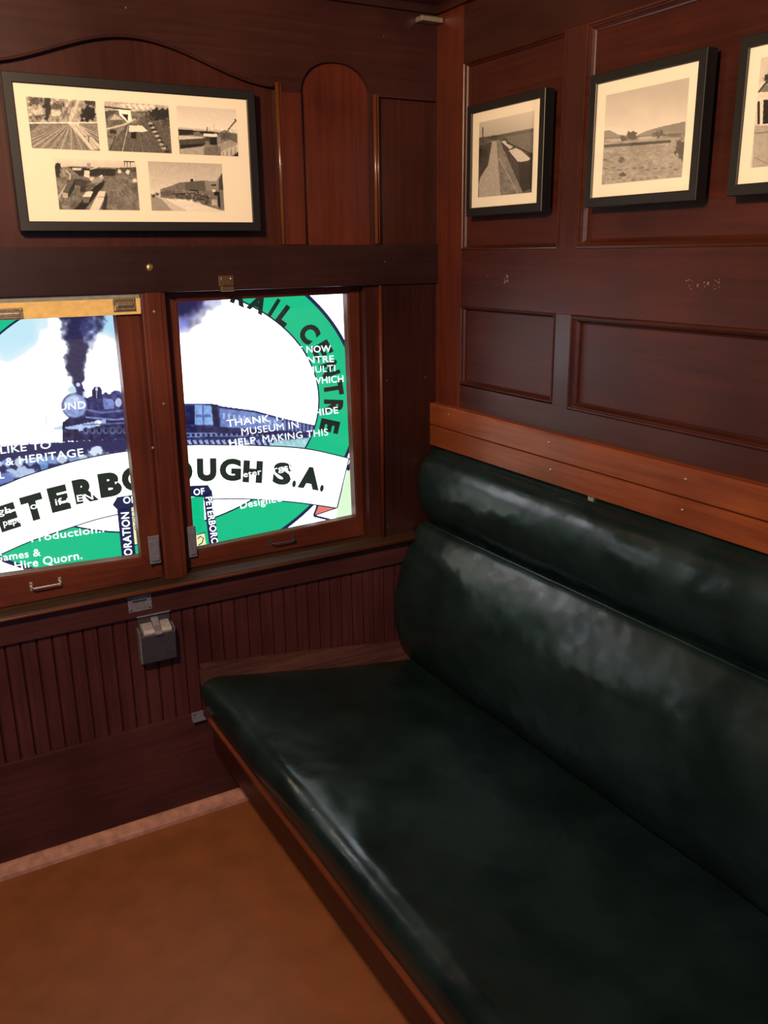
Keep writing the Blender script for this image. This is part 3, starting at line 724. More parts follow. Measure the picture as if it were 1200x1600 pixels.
def pic_a(X, Y):      # wide yard junction seen from above
    x, y = (X-20)/0.2167, (Y-130)/0.2167; d = Draw(x, y, 150); n = d
    d.tex(70, 34, 1); d.poly([(90, 90), (610, 120), (610, 285), (110, 285)], 165, 0.55); d.tex(62, 22, 2, m=(y < 285).astype(float))
    d.poly([(110, 285), (620, 285), (640, 500), (120, 490)], 128, 0.8)
    for i in range(26):
        a = -1.25+i*0.1; d.line([(400+i*1.5, 290), (400+a*470, 520)], 5+(i % 3)*2, 205 if i % 2 else 85, 0.45)
    d.poly([(395, 285), (470, 285), (650, 470), (560, 480)], 225, 0.6)
    for s_ in (0, 28): d.line([(450+s_, 300), (595+s_, 480)], 4, 120, 0.7)
    d.line([(350, 270), (420, 130)], 6, 95, 0.6); d.line([(390, 270), (435, 130)], 6, 95, 0.6); d.line([(415, 275), (470, 130)], 22, 215, 0.55)
    d.rough(245, 190, 32, 85, 55, 18, 3); d.rough(255, 125, 22, 30, 60, 12, 4); d.rough(542, 215, 62, 60, 42, 22, 5)
    d.rough(320, 165, 45, 35, 80, 16, 6, 0.8); d.rough(160, 130, 60, 35, 70, 16, 7, 0.8); d.rough(560, 140, 55, 28, 55, 14, 8, 0.9)
    d.rough(180, 240, 50, 20, 70, 12, 9, 0.7); d.poly([(150, 195), (235, 180), (235, 225), (160, 235)], 205, 0.6); d.poly([(275, 190), (345, 190), (345, 235), (280, 235)], 215, 0.6)
    d.line([(110, 287), (620, 284)], 9, 222, 0.9); d.poly([(120, 295), (190, 295), (150, 335), (125, 350)], 80, 0.6)
    d.line([(545, 380), (548, 425)], 5, 60); d.line([(515, 382), (560, 382)], 5, 60)
    d.tex(28, 7, 11); return np.clip(d.C, 28, 240)
def pic_b(X, Y):      # yard with carriages and sheds
    x, y = (X-20)/0.2167, (Y-130)/0.2167; d = Draw(x, y, 118)
    d.tex(40, 26, 21); d.poly([(650, 120), (1140, 150), (1140, 205), (650, 200)], 185, 0.8); d.tex(38, 16, 22, m=(y < 215).astype(float))
    for i in range(6): d.poly([(770+i*42, 150+i*3), (800+i*42, 145), (825+i*42, 200)], 225, 0.7)
    d.line([(660, 170), (850, 192)], 10, 40); d.poly([(760, 190), (850, 195), (858, 275), (830, 285), (770, 230)], 232); d.poly([(785, 222), (830, 225), (832, 275)], 40)
    d.poly([(655, 205), (700, 195), (770, 200), (700, 230), (670, 270)], 60, 0.7)
    d.poly([(700, 265), (735, 222), (795, 262)], 178); d.poly([(705, 265), (795, 265), (790, 300), (705, 305)], 105); 
    d.line([(680, 330), (800, 300), (880, 260)], 14, 200, 0.8)
    d.rough(1050, 225, 110, 45, 52, 20, 23); d.rough(950, 250, 70, 25, 90, 15, 24, 0.8); d.rough(1110, 290, 50, 40, 70, 18, 25, 0.8)
    d.poly([(820, 310), (950, 260), (1150, 330), (1150, 510), (700, 495), (740, 400)], 92, 0.8)
    for i in range(5): d.line([(870+i*8, 290), (700+i*80, 500)], 4, 150, 0.4)
    d.line([(830, 315), (790, 490)], 5, 215, 0.7); d.line([(740, 385), (700, 480)], 8, 50, 0.8); d.rough(720, 350, 28, 18, 60, 8, 26)
    d.poly([(838, 305), (930, 305), (975, 345), (930, 352), (838, 350)], 212); d.poly([(853, 352), (893, 354), (888, 402), (853, 400)], 26)
    for i in range(7): d.rough(990+i*17, 290+i*30, 16, 10, 195, 7, 27+i, 0.8); d.rough(1000+i*19, 306+i*31, 20, 12, 38, 8, 37+i, 0.8)
    d.tex(30, 8, 28); return np.clip(d.C, 24, 238)
def pic_c(X, Y):      # coal stage with crane
    x, y = (X-200)/0.16667, (Y-130)/0.16667; d = Draw(x, y, 205); d.grad(220, 192, 420, 212)
    d.poly([(470, 415), (1030, 470), (1040, 700), (470, 700)], 128); d.tex(32, 30, 41, m=(y > 430).astype(float))
    d.poly([(468, 412), (700, 432), (905, 455), (850, 472), (480, 438)], 178); d.poly([(470, 430), (850, 460), (840, 482), (640, 480), (480, 490)], 48)
    d.rough(650, 468, 40, 14, 120, 10, 42)
    d.poly([(480, 490), (700, 500), (710, 520), (480, 530)], 190); d.poly([(478, 530), (725, 515), (725, 565), (485, 580)], 80); d.poly([(485, 580), (725, 565), (700, 590), (490, 620)], 40)
    d.poly([(490, 615), (720, 590), (720, 680), (490, 665)], 168, 0.8); d.poly([(705, 472), (835, 475), (835, 502), (710, 500)], 215)
    d.poly([(765, 505), (835, 505), (838, 580), (768, 575)], 40); d.poly([(725, 500), (765, 505), (768, 550), (725, 540)], 75)
    d.line([(925, 455), (1010, 350)], 12, 62); d.line([(1003, 340), (1018, 358)], 12, 40); d.line([(850, 475), (905, 440), (930, 470)], 9, 70)
    d.rough(920, 490, 75, 45, 92, 20, 43); d.rough(990, 520, 50, 50, 100, 18, 44, 0.8); d.line([(940, 440), (1020, 465)], 6, 200)
    d.poly([(840, 580), (950, 530), (1030, 560), (1030, 600), (860, 640)], 165, 0.7); d.poly([(870, 640), (1030, 575), (1034, 640), (960, 685), (870, 685)], 200, 0.7)
    for i in range(4): d.line([(890+i*38, 640-i*14), (892+i*38, 685)], 5, 80, 0.7)
    d.poly([(980, 690), (1034, 640), (1036, 700)], 45); d.poly([(710, 600), (870, 595), (870, 680), (710, 680)], 110, 0.7)
    d.line([(805, 380), (805, 448)], 4, 150); d.line([(742, 415), (742, 460)], 9, 70); d.line([(770, 420), (770, 450)], 4, 130)
    d.tex(22, 9, 45, m=(y > 430).astype(float)*1.0); d.tex(5, 20, 46); return np.clip(d.C, 26, 236)
def pic_d(X, Y):      # wagons in the yard, water tank
    x, y = (X-20)/0.2167, (Y-130)/0.2167; d = Draw(x, y, 105)
    d.grad(545, 205, 610, 188, (y < 640).astype(float)*1.0); d.tex(8, 30, 50)
    d.poly([(300, 612), (420, 600), (890, 615), (930, 930), (330, 930)], 112); d.tex(42, 30, 51, m=(y > 612).astype(float))
    d.poly([(400, 600), (560, 612), (740, 620), (740, 668), (480, 668)], 45, 0.9); d.poly([(430, 610), (500, 612), (490, 628), (430, 626)], 190)
    d.poly([(533, 575), (560, 576), (562, 615), (535, 615)], 150); d.poly([(515, 628), (552, 630), (555, 685), (515, 672)], 205); d.line([(560, 620), (605, 608)], 8, 200)
    d.line([(805, 560), (805, 605)], 4, 40); d.line([(825, 560), (825, 605)], 4, 40); d.line([(848, 560), (848, 605)], 4, 40); d.line([(803, 563), (875, 566)], 8, 60)
    d.poly([(740, 610), (890, 605), (890, 640), (740, 640)], 70, 0.8)
    for q in ((770, 635), (830, 640), (570, 690), (640, 680), (880, 700)): d.rough(q[0], q[1], 17, 16, 215, 8, int(q[0]), 0.9)
    d.rough(325, 610, 26, 34, 42, 12, 52); d.rough(322, 655, 22, 28, 50, 12, 53); d.rough(365, 650, 30, 40, 150, 14, 54, 0.7)
    d.line([(330, 820), (410, 700), (415, 660), (385, 630)], 12, 190, 0.8); d.rough(500, 720, 70, 30, 60, 16, 55, 0.8)
    d.poly([(395, 700), (455, 690), (445, 760), (400, 830), (375, 800)], 45); d.poly([(355, 790), (398, 790), (398, 828), (362, 825)], 165); d.poly([(400, 700), (450, 690), (400, 785), (360, 785)], 95)
    d.poly([(485, 745), (530, 735), (528, 780), (490, 790)], 62)
    d.poly([(590, 745), (660, 700), (655, 740), (520, 912), (440, 912)], 30); d.poly([(530, 782), (580, 780), (560, 822), (502, 818)], 205); d.poly([(502, 820), (560, 824), (545, 865), (508, 862)], 105)
    d.poly([(570, 690), (655, 670), (640, 715), (565, 720)], 160, 0.7)
    d.poly([(622, 778), (670, 778), (668, 820), (620, 915), (553, 915)], 200); d.poly([(670, 780), (685, 820), (672, 915), (640, 910)], 60); d.line([(608, 820), (668, 822)], 4, 90)
    for i in range(5): d.line([(700+i*6, 690), (690+i*60, 915)], 5, 145, 0.5)
    d.poly([(665, 700), (760, 690), (910, 830), (915, 915), (690, 915)], 125, 0.35); d.line([(780, 700), (900, 830)], 4, 160, 0.6)
    d.tex(24, 8, 56, m=(y > 600).astype(float)); return np.clip(d.C, 24, 236)
def pic_e(X, Y):      # big steam locomotive
    x, y = (X-200)/0.16667, (Y-130)/0.16667; d = Draw(x, y, 190); d.grad(730, 168, 1000, 196); d.tex(5, 40, 60)
    d.poly([(200, 1030), (320, 1060), (910, 1150), (910, 1210), (200, 1210)], 185); d.poly([(205, 1030), (320, 1090), (420, 1200), (200, 1200)], 145)
    d.poly([(350, 1085), (560, 1090), (880, 1200), (560, 1200)], 212, 0.8)
    d.poly([(303, 995), (330, 985), (400, 965), (480, 930), (560, 925), (640, 915), (700, 912), (840, 922), (880, 850), (905, 1190), (870, 1190), (740, 1150), (640, 1090), (500, 1090), (380, 1080), (305, 1070)], 118)
    d.tex(26, 18, 61, m=(inpoly(x, y, [(303, 995), (560, 925), (700, 912), (740, 1150), (305, 1070)])).astype(float))
    d.poly([(530, 930), (715, 915), (730, 1010), (640, 1010), (540, 1000)], 98); d.poly([(720, 915), (850, 925), (850, 1000), (735, 1010)], 138); d.poly([(778, 948), (825, 948), (825, 963), (780, 963)], 32)
    d.line([(835, 915), (880, 850)], 6, 60); d.poly([(850, 910), (883, 850), (895, 1000), (855, 1000)], 75)
    d.poly([(583, 898), (610, 898), (612, 922), (585, 922)], 40); d.line([(688, 892), (690, 912)], 8, 190)
    for i, (cx, r_) in enumerate(((470, 22), (520, 24), (570, 26), (635, 32), (715, 46))): d.blob(cx, 1055+i*9, r_, r_, 60, 0.5, 0.8); d.blob(cx, 1055+i*9, r_*0.7, r_*0.7, 112, 0.5, 0.7); d.line([(cx-r_*.7, 1055+i*9), (cx+r_*.7, 1060+i*9)], 5, 50)
    d.line([(430, 1040), (600, 1030), (760, 1080)], 9, 45); d.line([(580, 1005), (650, 1005), (660, 1030)], 10, 40); d.rough(370, 1030, 60, 30, 80, 14, 62, 0.6)
    d.poly([(835, 1015), (860, 1020), (870, 1180), (845, 1150)], 32); d.blob(825, 1035, 20, 20, 28); d.blob(805, 1008, 17, 13, 205); d.poly([(780, 1088), (835, 1090), (835, 1150), (785, 1140)], 165); d.rough(240, 1055, 18, 18, 60, 8, 63); d.rough(275, 1040, 22, 14, 90, 8, 64)
    d.tex(46, 16, 66, m=inpoly(x, y, [(400, 1000), (600, 1000), (790, 1060), (850, 1170), (740, 1150), (560, 1095), (400, 1080)]).astype(float)); d.tex(14, 9, 65); return np.clip(d.C, 24, 232)
def pic_f(X, Y):      # long straight line of wagons beside a road
    x, y = (X-700)/0.41667, Y/0.41667; d = Draw(x, y, 190); d.grad(420, 190, 510, 165)
    d.poly([(110, 520), (320, 480), (325, 740), (110, 745)], 88); d.poly([(170, 525), (195, 525), (285, 725), (195, 732)], 120); d.tex(24, 14, 71, m=(y > 510).astype(float))
    d.poly([(160, 530), (182, 530), (197, 735), (115, 745), (115, 690)], 158); d.poly([(112, 550), (165, 532), (150, 620), (118, 670)], 62); d.rough(135, 570, 18, 20, 40, 8, 72)
    d.poly([(195, 528), (225, 515), (322, 545), (322, 700), (280, 722), (262, 680)], 55); 
    d.poly([(198, 530), (214, 528), (246, 548), (232, 560)], 185); d.poly([(202, 545), (232, 562), (232, 590), (208, 565)], 60); d.poly([(228, 565), (262, 552), (308, 595), (300, 607), (262, 606)], 190); d.poly([(232, 570), (262, 608), (270, 682), (238, 630)], 70); d.poly([(264, 610), (308, 600), (308, 690), (272, 690)], 46)
    d.poly([(215, 505), (320, 482), (320, 572), (290, 575), (225, 530)], 105); d.line([(222, 535), (312, 578)], 7, 40)
    d.line([(130, 478), (132, 545)], 4, 60); d.line([(112, 520), (200, 512), (320, 490)], 9, 80, 0.8); d.rough(170, 516, 20, 10, 60, 8, 73)
    d.line([(190, 590), (262, 725)], 3, 190, 0.5); d.tex(14, 5, 74, m=(y > 505).astype(float)); return np.clip(d.C, 26, 230)
def pic_g(X, Y):      # train across a dry plain, hills behind
    x, y = (X-700)/0.41667, Y/0.41667; d = Draw(x, y, 190); d.grad(300, 172, 500, 205); d.tex(7, 60, 80)
    d.poly([(585, 492), (605, 488), (640, 505), (700, 512), (740, 492), (800, 475), (890, 455), (890, 560), (585, 550)], 138)
    d.poly([(585, 535), (890, 515), (885, 670), (575, 695)], 152); d.tex(24, 16, 81, m=(y > 530).astype(float), sy=2.0)
    d.line([(590, 548), (700, 540), (830, 530)], 11, 82); d.line([(720, 520), (800, 512)], 12, 170); d.rough(690, 507, 22, 16, 82, 8, 82); d.rough(790, 505, 24, 15, 88, 8, 83); d.rough(655, 520, 14, 12, 90, 8, 84)
    d.rough(625, 525, 30, 8, 180, 8, 85, 0.7); d.line([(585, 520), (890, 500)], 4, 100, 0.6); d.rough(850, 508, 40, 9, 95, 8, 86, 0.8)
    d.rough(873, 560, 22, 45, 88, 10, 87); d.rough(655, 655, 16, 9, 80, 6, 88); d.rough(650, 600, 14, 12, 105, 6, 89)
    for i in range(22): d.rough(590+(i*53) % 290, 600+(i*37) % 75, 9, 4, 110, 5, 90+i, 0.7)
    d.tex(14, 5, 95, m=(y > 530).astype(float)); return np.clip(d.C, 40, 226)
def pic_h(X, Y):      # station building by a platform
    x, y = (X-700)/0.41667, Y/0.41667; d = Draw(x, y, 188)
    d.poly([(1150, 470), (1420, 440), (1420, 640), (1140, 640)], 160); d.tex(10, 12, 97, m=(y > 470).astype(float))
    d.poly([(1160, 330), (1185, 300), (1420, 270), (1420, 470), (1155, 470)], 200); d.poly([(1165, 345), (1190, 310), (1230, 345)], 120); d.line([(1165, 345), (1190, 312), (1420, 280)], 6, 70)
    d.poly([(1183, 375), (1420, 350), (1420, 450), (1180, 465)], 40); d.poly([(1160, 380), (1172, 378), (1170, 465), (1160, 467)], 55); d.line([(1172, 370), (1172, 470)], 4, 215)
    d.rough(1197, 292, 14, 20, 60, 8, 98); d.line([(1150, 500), (1420, 470)], 5, 90, 0.5); d.line([(1150, 590), (1250, 640)], 4, 110, 0.5)
    d.tex(8, 6, 99); return np.clip(d.C, 30, 225)

framed('wide black framed cream mat with five small railway yard photographs', 'y', [(20, 130), (385, 155), (394, 348), (44, 345)],
       [([(40.6, 151), (149, 157.7), (155.9, 235), (49.7, 231.9)], pic_a), ([(162.4, 158.2), (263.3, 164.7), (268, 239.4), (169.5, 236)], pic_b),
        ([(275.3, 165.3), (369.2, 170.8), (371.7, 244.2), (280.8, 240.8)], pic_c), ([(83.9, 247.4), (211.8, 251.8), (218.3, 328.3), (93, 327.6)], pic_d),
        ([(231.2, 252.2), (346.7, 255.8), (350.8, 330), (237, 329.2)], pic_e)], 0.0190, 0.024, 0.004, 0)
framed('black framed photograph of a long line of wagons beside a road, nearest the corner', 'x', [(738, 178), (844, 154), (841, 317), (738, 325)],
       [([(748, 192), (833, 173), (832.5, 300), (748, 309)], pic_f)], 0.0180, 0.026, 0.004, 0)
framed('black framed photograph of a distant train on a dry plain with hills behind', 'x', [(932, 131), (1092, 97), (1079, 298), (928, 308)],
       [([(946, 148), (1075, 123), (1067, 277), (941, 288)], pic_g)], 0.0180, 0.026, 0.004, 0)
q3 = []
tl, bl = on((1170, 76), 0, -0.022), on((1155.5, 288), 0, -0.022)
yy = (tl[1]+bl[1])/2; z1, z0 = tl[2], bl[2]
def pxx(y, z): a, c_ = px_of(np.array([-0.022, y, z])); return (float(a), float(c_))
framed('black framed photograph of a station building, cut off by the right edge of the picture', 'x', [pxx(yy, z1), pxx(yy-0.25, z1), pxx(yy-0.25, z0), pxx(yy, z0)],
       [([pxx(yy-0.022, z1-0.018), pxx(yy-0.228, z1-0.018), pxx(yy-0.228, z0+0.024), pxx(yy-0.022, z0+0.024)], pic_h)], 0.0180, 0.026, 0.004, 0)

# ================================================================== LIT DISPLAY SCREEN OUTSIDE THE WINDOWS
D = 0.115
scr = thing('display_screen', 'large glowing screen with a green ringed railway logo and credits, outside the windows', 'screen', (-0.75, 0.2, 0.45))
X0, X1, Z0, Z1 = -1.62, 0.10, 0.50, 1.62
bm = bmesh.new(); box(bm, X0-0.02, X1+0.02, D+0.004, D+0.05, Z0-0.02, Z1+0.02, 0.003); obj('bezel', bm, M['void'], scr)
bm = bmesh.new(); box(bm, X0, X1, D+0.001, D+0.004, Z0, Z1); obj('lit_panel', bm, M['g_white'], scr)
K = (2.0+D)/(2.0+0.1)                # artwork measured on y = 0.1, carried to y = D
def ell(cx, cz, rx, rz, rot, t):
    c = np.array([CAM[0]+(cx-CAM[0])*K, CAM[2]+(cz-CAM[2])*K]); a, b_ = rx*K*math.cos(t), rz*K*math.sin(t)
    return c[0]+a*math.cos(rot)-b_*math.sin(rot), c[1]+a*math.sin(rot)+b_*math.cos(rot)
E_IN = (-0.7406, 1.0552, 0.4334, 0.2990, -0.027); E_OUT = (-0.7518, 1.0480, 0.5638, 0.4135, -0.051)
def grow(E, d): return (E[0], E[1], E[2]+d, E[3]+d, E[4])
def ring(name, Ea, Eb, y, mat, n=160):
    V, F = [], []
    for i in range(n):
        t = 2*math.pi*i/n
        for E_ in (Ea, Eb): p = ell(*E_, t); V.append((p[0], y, p[1]))
    for i in range(n): j = (i+1) % n; F.append((2*i, 2*j, 2*j+1, 2*i+1))
    me = bpy.data.meshes.new(name); me.from_pydata(V, [], F); return link(name, me, mat, scr)
# picture inside the ring
pxs, pys = np.meshgrid(np.arange(-170, 512, 1.15), np.arange(440, 850, 1.15))
rays = AF[None, None, :]+AR*((pxs-600)/FPX)[..., None]+AU*((800-pys)/FPX)[..., None]
G = CAM+rays*((D-0.0002-CAM[1])/rays[..., 1])[..., None]
def ell_in(G, E_):
    c = np.array([CAM[0]+(E_[0]-CAM[0])*K, CAM[2]+(E_[1]-CAM[2])*K]); dx, dz = G[..., 0]-c[0], G[..., 2]-c[1]
    a = dx*math.cos(E_[4])+dz*math.sin(E_[4]); b_ = -dx*math.sin(E_[4])+dz*math.cos(E_[4])
    return (a/(E_[2]*K))**2+(b_/(E_[3]*K))**2
def draw_train(X, Y):
    d = Draw(X, Y, (255, 255, 255)); NV = (28, 30, 78); MID = (86, 104, 176); LB = (176, 198, 240)
    # pale sky tint upper left and right of the smoke
    d.rough(20, 520, 75, 45, (190, 234, 250), 60, 101, 0.85, 1.3); d.rough(172, 505, 38, 38, (170, 222, 246), 40, 102, 0.9, 1.5); d.rough(120, 545, 30, 35, (206, 230, 252), 30, 107, 0.6, 1.3)
    # smoke plume of the engine
    for i in range(15):
        t = i/14; cy = 607-t*118; rx = 5+t**0.8*27; cx = 123+t*1-6*math.sin(t*5)
        d.rough(cx, cy, rx*1.15, 13, (104, 112, 172), 16, 110, 0.5, 1.4); d.rough(cx, cy, rx, 12, (36, 34, 72), 16, 110, 0.92, 2.6)
    d.rough(124, 470, 33, 36, (40, 38, 74), 18, 150); d.rough(138, 520, 16, 26, (104, 112, 180), 14, 151, 0.3)
    # second smoke at top of right window
    d.rough(292, 476, 50, 42, (120, 128, 214), 30, 152, 0.9, 1.2); d.rough(284, 474, 46, 34, (38, 34, 78), 24, 152, 1.0, 1.8); d.rough(300, 458, 42, 22, (40, 36, 82), 24, 152, 1.0, 1.8)
    d.rough(282, 505, 22, 12, (130, 140, 226), 14, 155, 0.7, 1.2)
    # viaduct deck and ground
    d.poly([(-170, 708), (0, 697), (200, 684), (200, 720), (0, 770), (-170, 800)], (34, 38, 90)); 
    for i in range(60): d.blob(-20+i*5.0, 697-i*0.31-(1 if i % 2 else 0), 2.0, 1.6, (208, 222, 248))
    for i in range(14): d.rough(i*17-4, 724-i*1.0, 10, 7, (140, 170, 226) if i % 2 else (212, 230, 252), 8, 160+i, 0.9)
    d.poly([(60, 720), (70, 712), (76, 725), (70, 750)], (110, 160, 220), 0.8); d.rough(150, 706, 14, 8, (220, 232, 252), 8, 171)
    d.line([(72, 650), (73, 690)], 1.2, (150, 150, 170))
    d.rough(33, 738, 26, 10, (200, 222, 250), 9, 172, 0.9); d.rough(10, 745, 20, 12, (120, 150, 220), 8, 173, 0.8)
    # locomotive
    d.poly([(97, 660), (110, 650), (205, 640), (222, 640), (222, 684), (97, 690)], NV)
    d.poly([(128, 625), (150, 615), (215, 615), (222, 655), (150, 655), (128, 650)], (44, 48, 104))
    d.poly([(100, 668), (165, 655), (165, 662), (120, 675)], LB); d.poly([(83, 668), (97, 664), (98, 672), (84, 672)], (190, 226, 246)); d.blob(153, 661, 5, 5, (226, 238, 255))
    d.poly([(97, 672), (120, 670), (133, 683), (128, 688), (97, 689)], (36, 38, 78))
    d.blob(117.5, 634, 21, 20, NV); d.blob(117, 634, 18.5, 18.5, (150, 170, 220)); d.blob(115, 631, 13, 12, (196, 210, 244)); d.blob(118, 640, 12, 10, (120, 140, 204), 0.6, 0.7)
    d.blob(124, 606, 6, 8, (52, 54, 110)); d.blob(122, 601, 3, 3, (214, 226, 250)); d.blob(112, 609, 6.5, 6, (200, 228, 244)); d.blob(127, 612, 6, 6, (40, 40, 90)); d.line([(131, 613), (131, 620)], 3, LB)
    d.poly([(143, 622), (143, 610), (147, 604), (156, 604), (160, 610), (160, 624)], NV); d.blob(151, 608, 2, 3, (210, 220, 250)); d.line([(151, 612), (151, 622)], 1.2, LB)
    d.rough(165, 618, 7, 5, (52, 56, 112), 5, 174); d.rough(182, 616, 10, 6, (60, 64, 124), 5, 175); d.poly([(185, 614), (222, 612), (222, 640), (196, 632)], (70, 78, 142))
    for i in range(6): d.blob(165+i*10, 627+(i % 2)*3, 3.6, 4, (150, 170, 228), 0.4, 0.8)
    d.poly([(160, 622), (176, 624), (178, 638), (163, 640)], (110, 130, 196)); d.blob(185, 629, 5, 7, (188, 202, 240)); d.line([(135, 640), (160, 645), (205, 640)], 3, (96, 110, 170)); d.line([(135, 652), (180, 656), (210, 652)], 2.5, (128, 146, 206))
    for i in range(8): d.blob(134+i*10.5, 673, 4.6, 5.4, (86, 98, 150)); d.blob(134+i*10.5, 672, 3.0, 3.8, (26, 28, 64))
    d.line([(130, 664), (215, 660)], 2.0, (96, 112, 170)); d.tex(46, 6, 176, m=((Y > 612) & (X > 96) & (X < 235) & (Y < 690)).astype(float))
    # tender and carriages in the right window
    d.poly([(235, 632), (330, 630), (345, 634), (400, 642), (440, 653), (500, 668), (505, 690), (235, 692)], (60, 68, 130))
    d.poly([(290, 634), (304, 634), (304, 664), (290, 664)], NV); d.poly([(304, 632), (330, 634), (333, 664), (305, 664)], (132, 172, 230)); d.line([(317, 634), (318, 664)], 2, (70, 80, 150)); d.poly([(306, 648), (330, 648), (330, 652), (306, 652)], (88, 110, 180))
    d.poly([(330, 632), (340, 632), (343, 668), (334, 668)], (26, 26, 66)); d.poly([(343, 636), (398, 643), (440, 654), (440, 672), (345, 668)], (112, 134, 198)); d.line([(343, 636), (398, 643), (442, 655), (500, 668)], 3, (36, 38, 88))
    for i in range(11): d.poly([(348+i*8, 645+i*1.2), (352+i*8, 645.5+i*1.2), (352+i*8, 655+i), (348+i*8, 654.5+i)], (186, 202, 240), 0.9)
    for i in range(9): d.line([(445+i*6, 656+i*1.4), (445+i*6, 672+i*0.5)], 1.6, (180, 196, 236), 0.8)
    d.poly([(290, 664), (500, 676), (500, 684), (290, 676)], (34, 36, 84)); d.poly([(290, 676), (500, 680), (470, 686), (290, 684)], (118, 138, 200))
    for i in range(26): d.blob(294+i*8, 680-i*0.1, 2.6, 2.2, (24, 26, 66))
    d.poly([(290, 683), (480, 680), (500, 700), (290, 700)], (40, 44, 100)); 
    for i in range(22): d.poly([(292+i*9, 688), (297+i*9, 687), (301+i*9, 697), (297+i*9, 697)], (176, 196, 240), 0.9)
    d.poly([(430, 690), (498, 682), (480, 702), (410, 702)], (172, 226, 228), 0.9)
    d.tex(34, 6, 177, m=((Y > 636) & (X > 285)).astype(float)*(d.C[..., 0] < 240))
    C = to_lin(np.clip(d.C, 0, 255)); k = np.clip((C.min(-1)-0.75)/0.25, 0, 1)[..., None]
    return C*(1-k)*1.05+np.array(WHT)*k
colour_grid('train_picture', G, draw_train(pxs, pys), M['screenpix'], scr, mask=ell_in(G, E_IN) < 1.02)
ring('ring_outline', grow(E_OUT, 0.006), grow(E_OUT, -0.004), D-0.0006, M['g_navy'])
ring('green_ring', grow(E_IN, 0.002), E_OUT, D-0.0004, M['g_green'])
ring('ring_outline', grow(E_IN, -0.001), grow(E_IN, 0.0035), D-0.0006, M['g_navy'])
# green sheen stripes on lower left ring, thin light flare
sh = Sheet(D-0.0006)
# banner
def curve(pts, n=40):
    P = [pts[0]]+pts+[pts[-1]]; out = []
    for k in range(1, len(P)-2):
        for i in range(n//(len(P)-3)):
            f = i/(n//(len(P)-3)); p0, p1, p2, p3 = [np.array(p, float) for p in P[k-1:k+3]]
            out.append(tuple(0.5*((2*p1)+(-p0+p2)*f+(2*p0-5*p1+4*p2-p3)*f*f+(-p0+3*p1-3*p2+p3)*f**3)))
    return out+[tuple(P[-2])]
top = curve([(-110, 800), (0, 760), (40, 744), (107, 723), (160, 711), (205, 704), (255, 698), (300, 695), (335, 695), (398, 696), (477, 701), (545.6, 716)], 110)
bot = curve([(-95, 912), (0, 867), (53, 844), (115, 823), (150, 812), (184, 804), (255, 790), (300, 783), (335, 780), (392, 780), (462, 785), (526.6, 794)], 110)
s = Sheet(D-0.0009); s.poly([(543, 733), (552, 712), (585, 718), (575, 830), (524, 814), (527, 794)]); s.build('ribbon_tail', M['g_pale'], scr)
s = Sheet(D-0.0010); s.poly([(494, 789.5), (527, 794), (490, 806)]); s.build('ribbon_fold', M['g_salmon'], scr)
s = Sheet(D-0.0012); s.stroke([(543, 735), (553, 712)], 5); s.build('ribbon_outline', M['g_navy'], scr); s = Sheet(D-0.0012); s.stroke([(490, 806), (524, 814), (575, 828)], 3.5); s.stroke([(497, 788), (490, 806)], 3); s.stroke([(526, 794), (490, 806)], 1.6); s.build('ribbon_outline', M['g_navy'], scr)
s = Sheet(D-0.0012); s.poly([(549, 777), (562, 768), (562, 800)]); s.build('ribbon_notch', M['g_navy'], scr)
s = Sheet(D-0.0014); s.band(top, bot); s.build('banner', M['g_banner'], scr)
s = Sheet(D-0.0016); s.stroke(top, 1.8); s.stroke(bot, 1.8); s.stroke([top[-1], bot[-1]], 1.8); s.build('banner_outline', M['g_navy'], scr)
# shield
s = Sheet(D-0.0018); s.poly([(199, 792), (258, 784), (262, 850), (206, 852)]); s.poly([(262, 840), (319, 832), (327, 880), (264, 890)]); s.build('shield_cream_quarters', M['g_cream'], scr)
s = Sheet(D-0.0018); s.poly([(206, 852), (262, 846), (264, 900), (208, 905)]); s.poly([(258, 784), (318, 774), (321, 832), (262, 840)]); s.build('shield_green_quarters', M['g_green'], scr)
s = Sheet(D-0.0020)
s.poly([(176, 789), (183, 777), (196, 775), (300, 759), (325, 758), (331, 768), (322, 777), (300, 776), (205, 793), (186, 799)])
s.poly([(183, 797), (205, 792), (217, 920), (196, 925)]); s.poly([(318, 774), (331, 766), (345, 880), (330, 880)])
s.stroke([(205, 852), (262, 846), (321, 832)], 1.6)
for c in ((212, 812, 4), (208, 803, 3), (214, 824, 4)):
    s.stroke([(c[0]+c[2]*math.cos(a*0.7), c[1]+c[2]*1.3*math.sin(a*0.7)) for a in range(8)], 0.9)
s.stroke([(309, 842), (313, 838), (318, 841), (316, 848), (310, 852)], 1.6)
s.build('shield_border', M['g_navy'], scr)
for t_, p0, p1, h in (('CORPORATION', (210, 908), (201, 800), 12), ('OF', (193, 787), (212, 785), 10), ('OF', (303, 774), (320, 772), 9.5), ('PETERBOROUGH', (321, 777), (335, 880), 10)):
    s = Sheet(D-0.0022); s.text(t_, p0, p1, h, 0.022); s.build('shield_lettering', M['g_text'], scr)
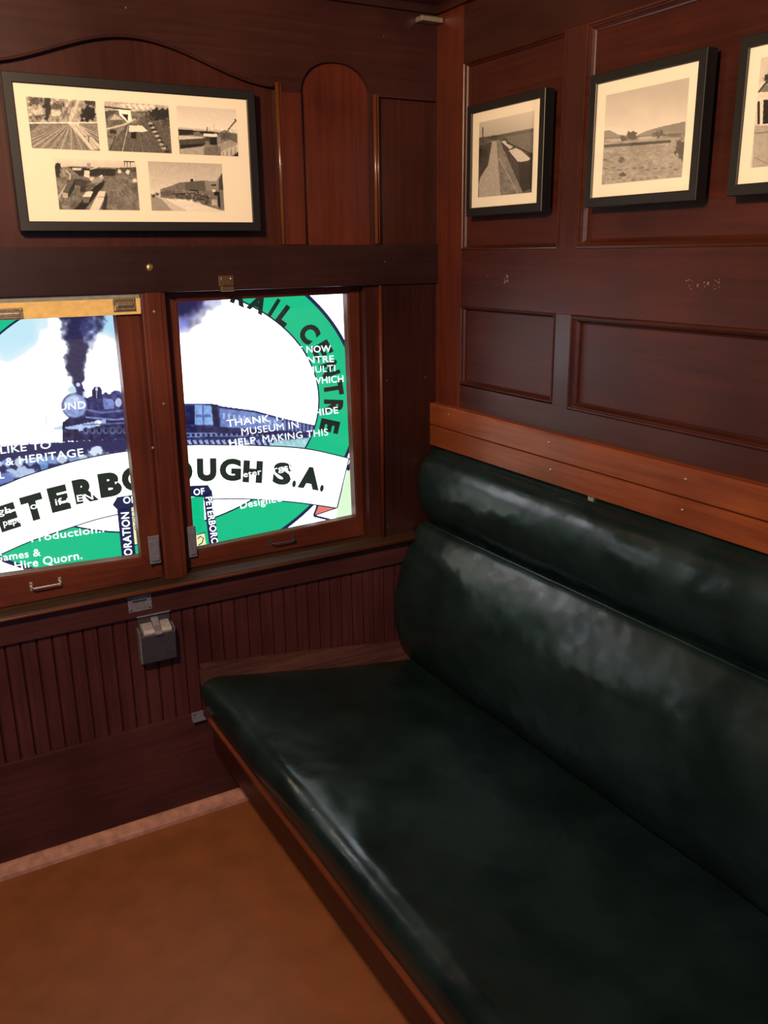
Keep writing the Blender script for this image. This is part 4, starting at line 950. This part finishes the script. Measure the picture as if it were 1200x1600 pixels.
# ring lettering
s = Sheet(D-0.0012)
for ch, cx, cy, a, h, wd in (('R', 376, 462, 22, 27, 25), ('A', 404, 473, 27, 27, 28), ('I', 428, 481, 32, 27, 6), ('L', 446, 494, 37, 27, 19), ('C', 483, 521, 48, 27, 26), ('E', 503, 547, 60, 26, 22), ('N', 515, 577, 71, 25, 22), ('T', 521, 607, 81, 26, 22), ('R', 521, 636, 92, 26, 23), ('E', 515, 666, 102, 26, 20)):
    s.letter(ch, cx, cy, h, wd, a, 0.055)
s.build('ring_lettering', M['g_black'], scr)
s = Sheet(D-0.0018)
for ch, cx, cy, a, h, wd in (('P', -30, 826, -19, 33, 30), ('E', 12, 808, -18, 33, 29), ('T', 52, 793, -16, 33, 32), ('E', 92, 779, -14, 32, 28), ('R', 133, 766, -12, 31, 33), ('B', 172, 757, -9, 31, 32), ('O', 209, 748, -8, 30, 36), ('R', 247, 742, -5, 29, 30), ('O', 283, 737, -3, 29, 34), ('U', 323, 734, -1, 29, 29), ('G', 360, 734, 1, 29, 32), ('H', 395, 737, 3, 28, 29), ('S', 441, 740, 6, 29, 27), ('.', 461, 744, 7, 28, 5.5), ('A', 484, 747, 9, 28, 32), ('.', 505, 751, 10, 28, 5.5)):
    s.letter(ch, cx, cy, h*1.02, wd*(1.1 if cx < 200 else 1.05), a, 0.055 if ch in 'GS' else 0.07)
s.build('banner_lettering', M['g_black'], scr)
# credits in white over the logo
for t_, p0, p1, h in (('E NOW', (467, 551.5), (517.5, 549.5), 10), ('ENTRE', (472, 568), (522, 565.5), 10), ('MULTI', (481, 583), (524, 580), 10), ('WHICH', (487, 600.5), (537, 596.5), 10),
        ('THANK TH', (355, 667), (452, 655), 10.5), ('HIDE', (492, 650), (529, 645.5), 10), ('MUSEUM IN', (378, 680), (467, 668.5), 10.5), ('HELP', (359, 697.5), (400, 693), 10.5), ('MAKING THIS', (411, 691.5), (513, 680), 10.5),
        ('eter', (381, 746), (409, 741), 9), ('rgsi', (428, 738), (455, 733), 9), ('Designed an', (376, 795), (462, 779), 11),
        ('UND', (93, 641), (134, 638), 11), ('LIKE TO', (1, 709), (80, 700), 11), ('& HERITAGE', (9, 727.5), (131, 712), 11.5), ('L', (0, 748), (7, 747), 11),
        ('our if GEN', (48, 796), (146, 780), 10), ('ugh', (-14, 807), (18, 801), 10), ('papers', (6, 822), (46, 813), 10), ('and Production..', (8, 853), (163, 831), 11), ('Games &', (-8, 878), (64, 868), 11), ('Hire Quorn.', (24, 890), (129, 873), 12)):
    s = Sheet(D-0.0026); s.text(t_, p0, p1, h, 0.0 if 'M' in t_ else 0.010); s.build('credit_lettering', M['g_text'], scr)
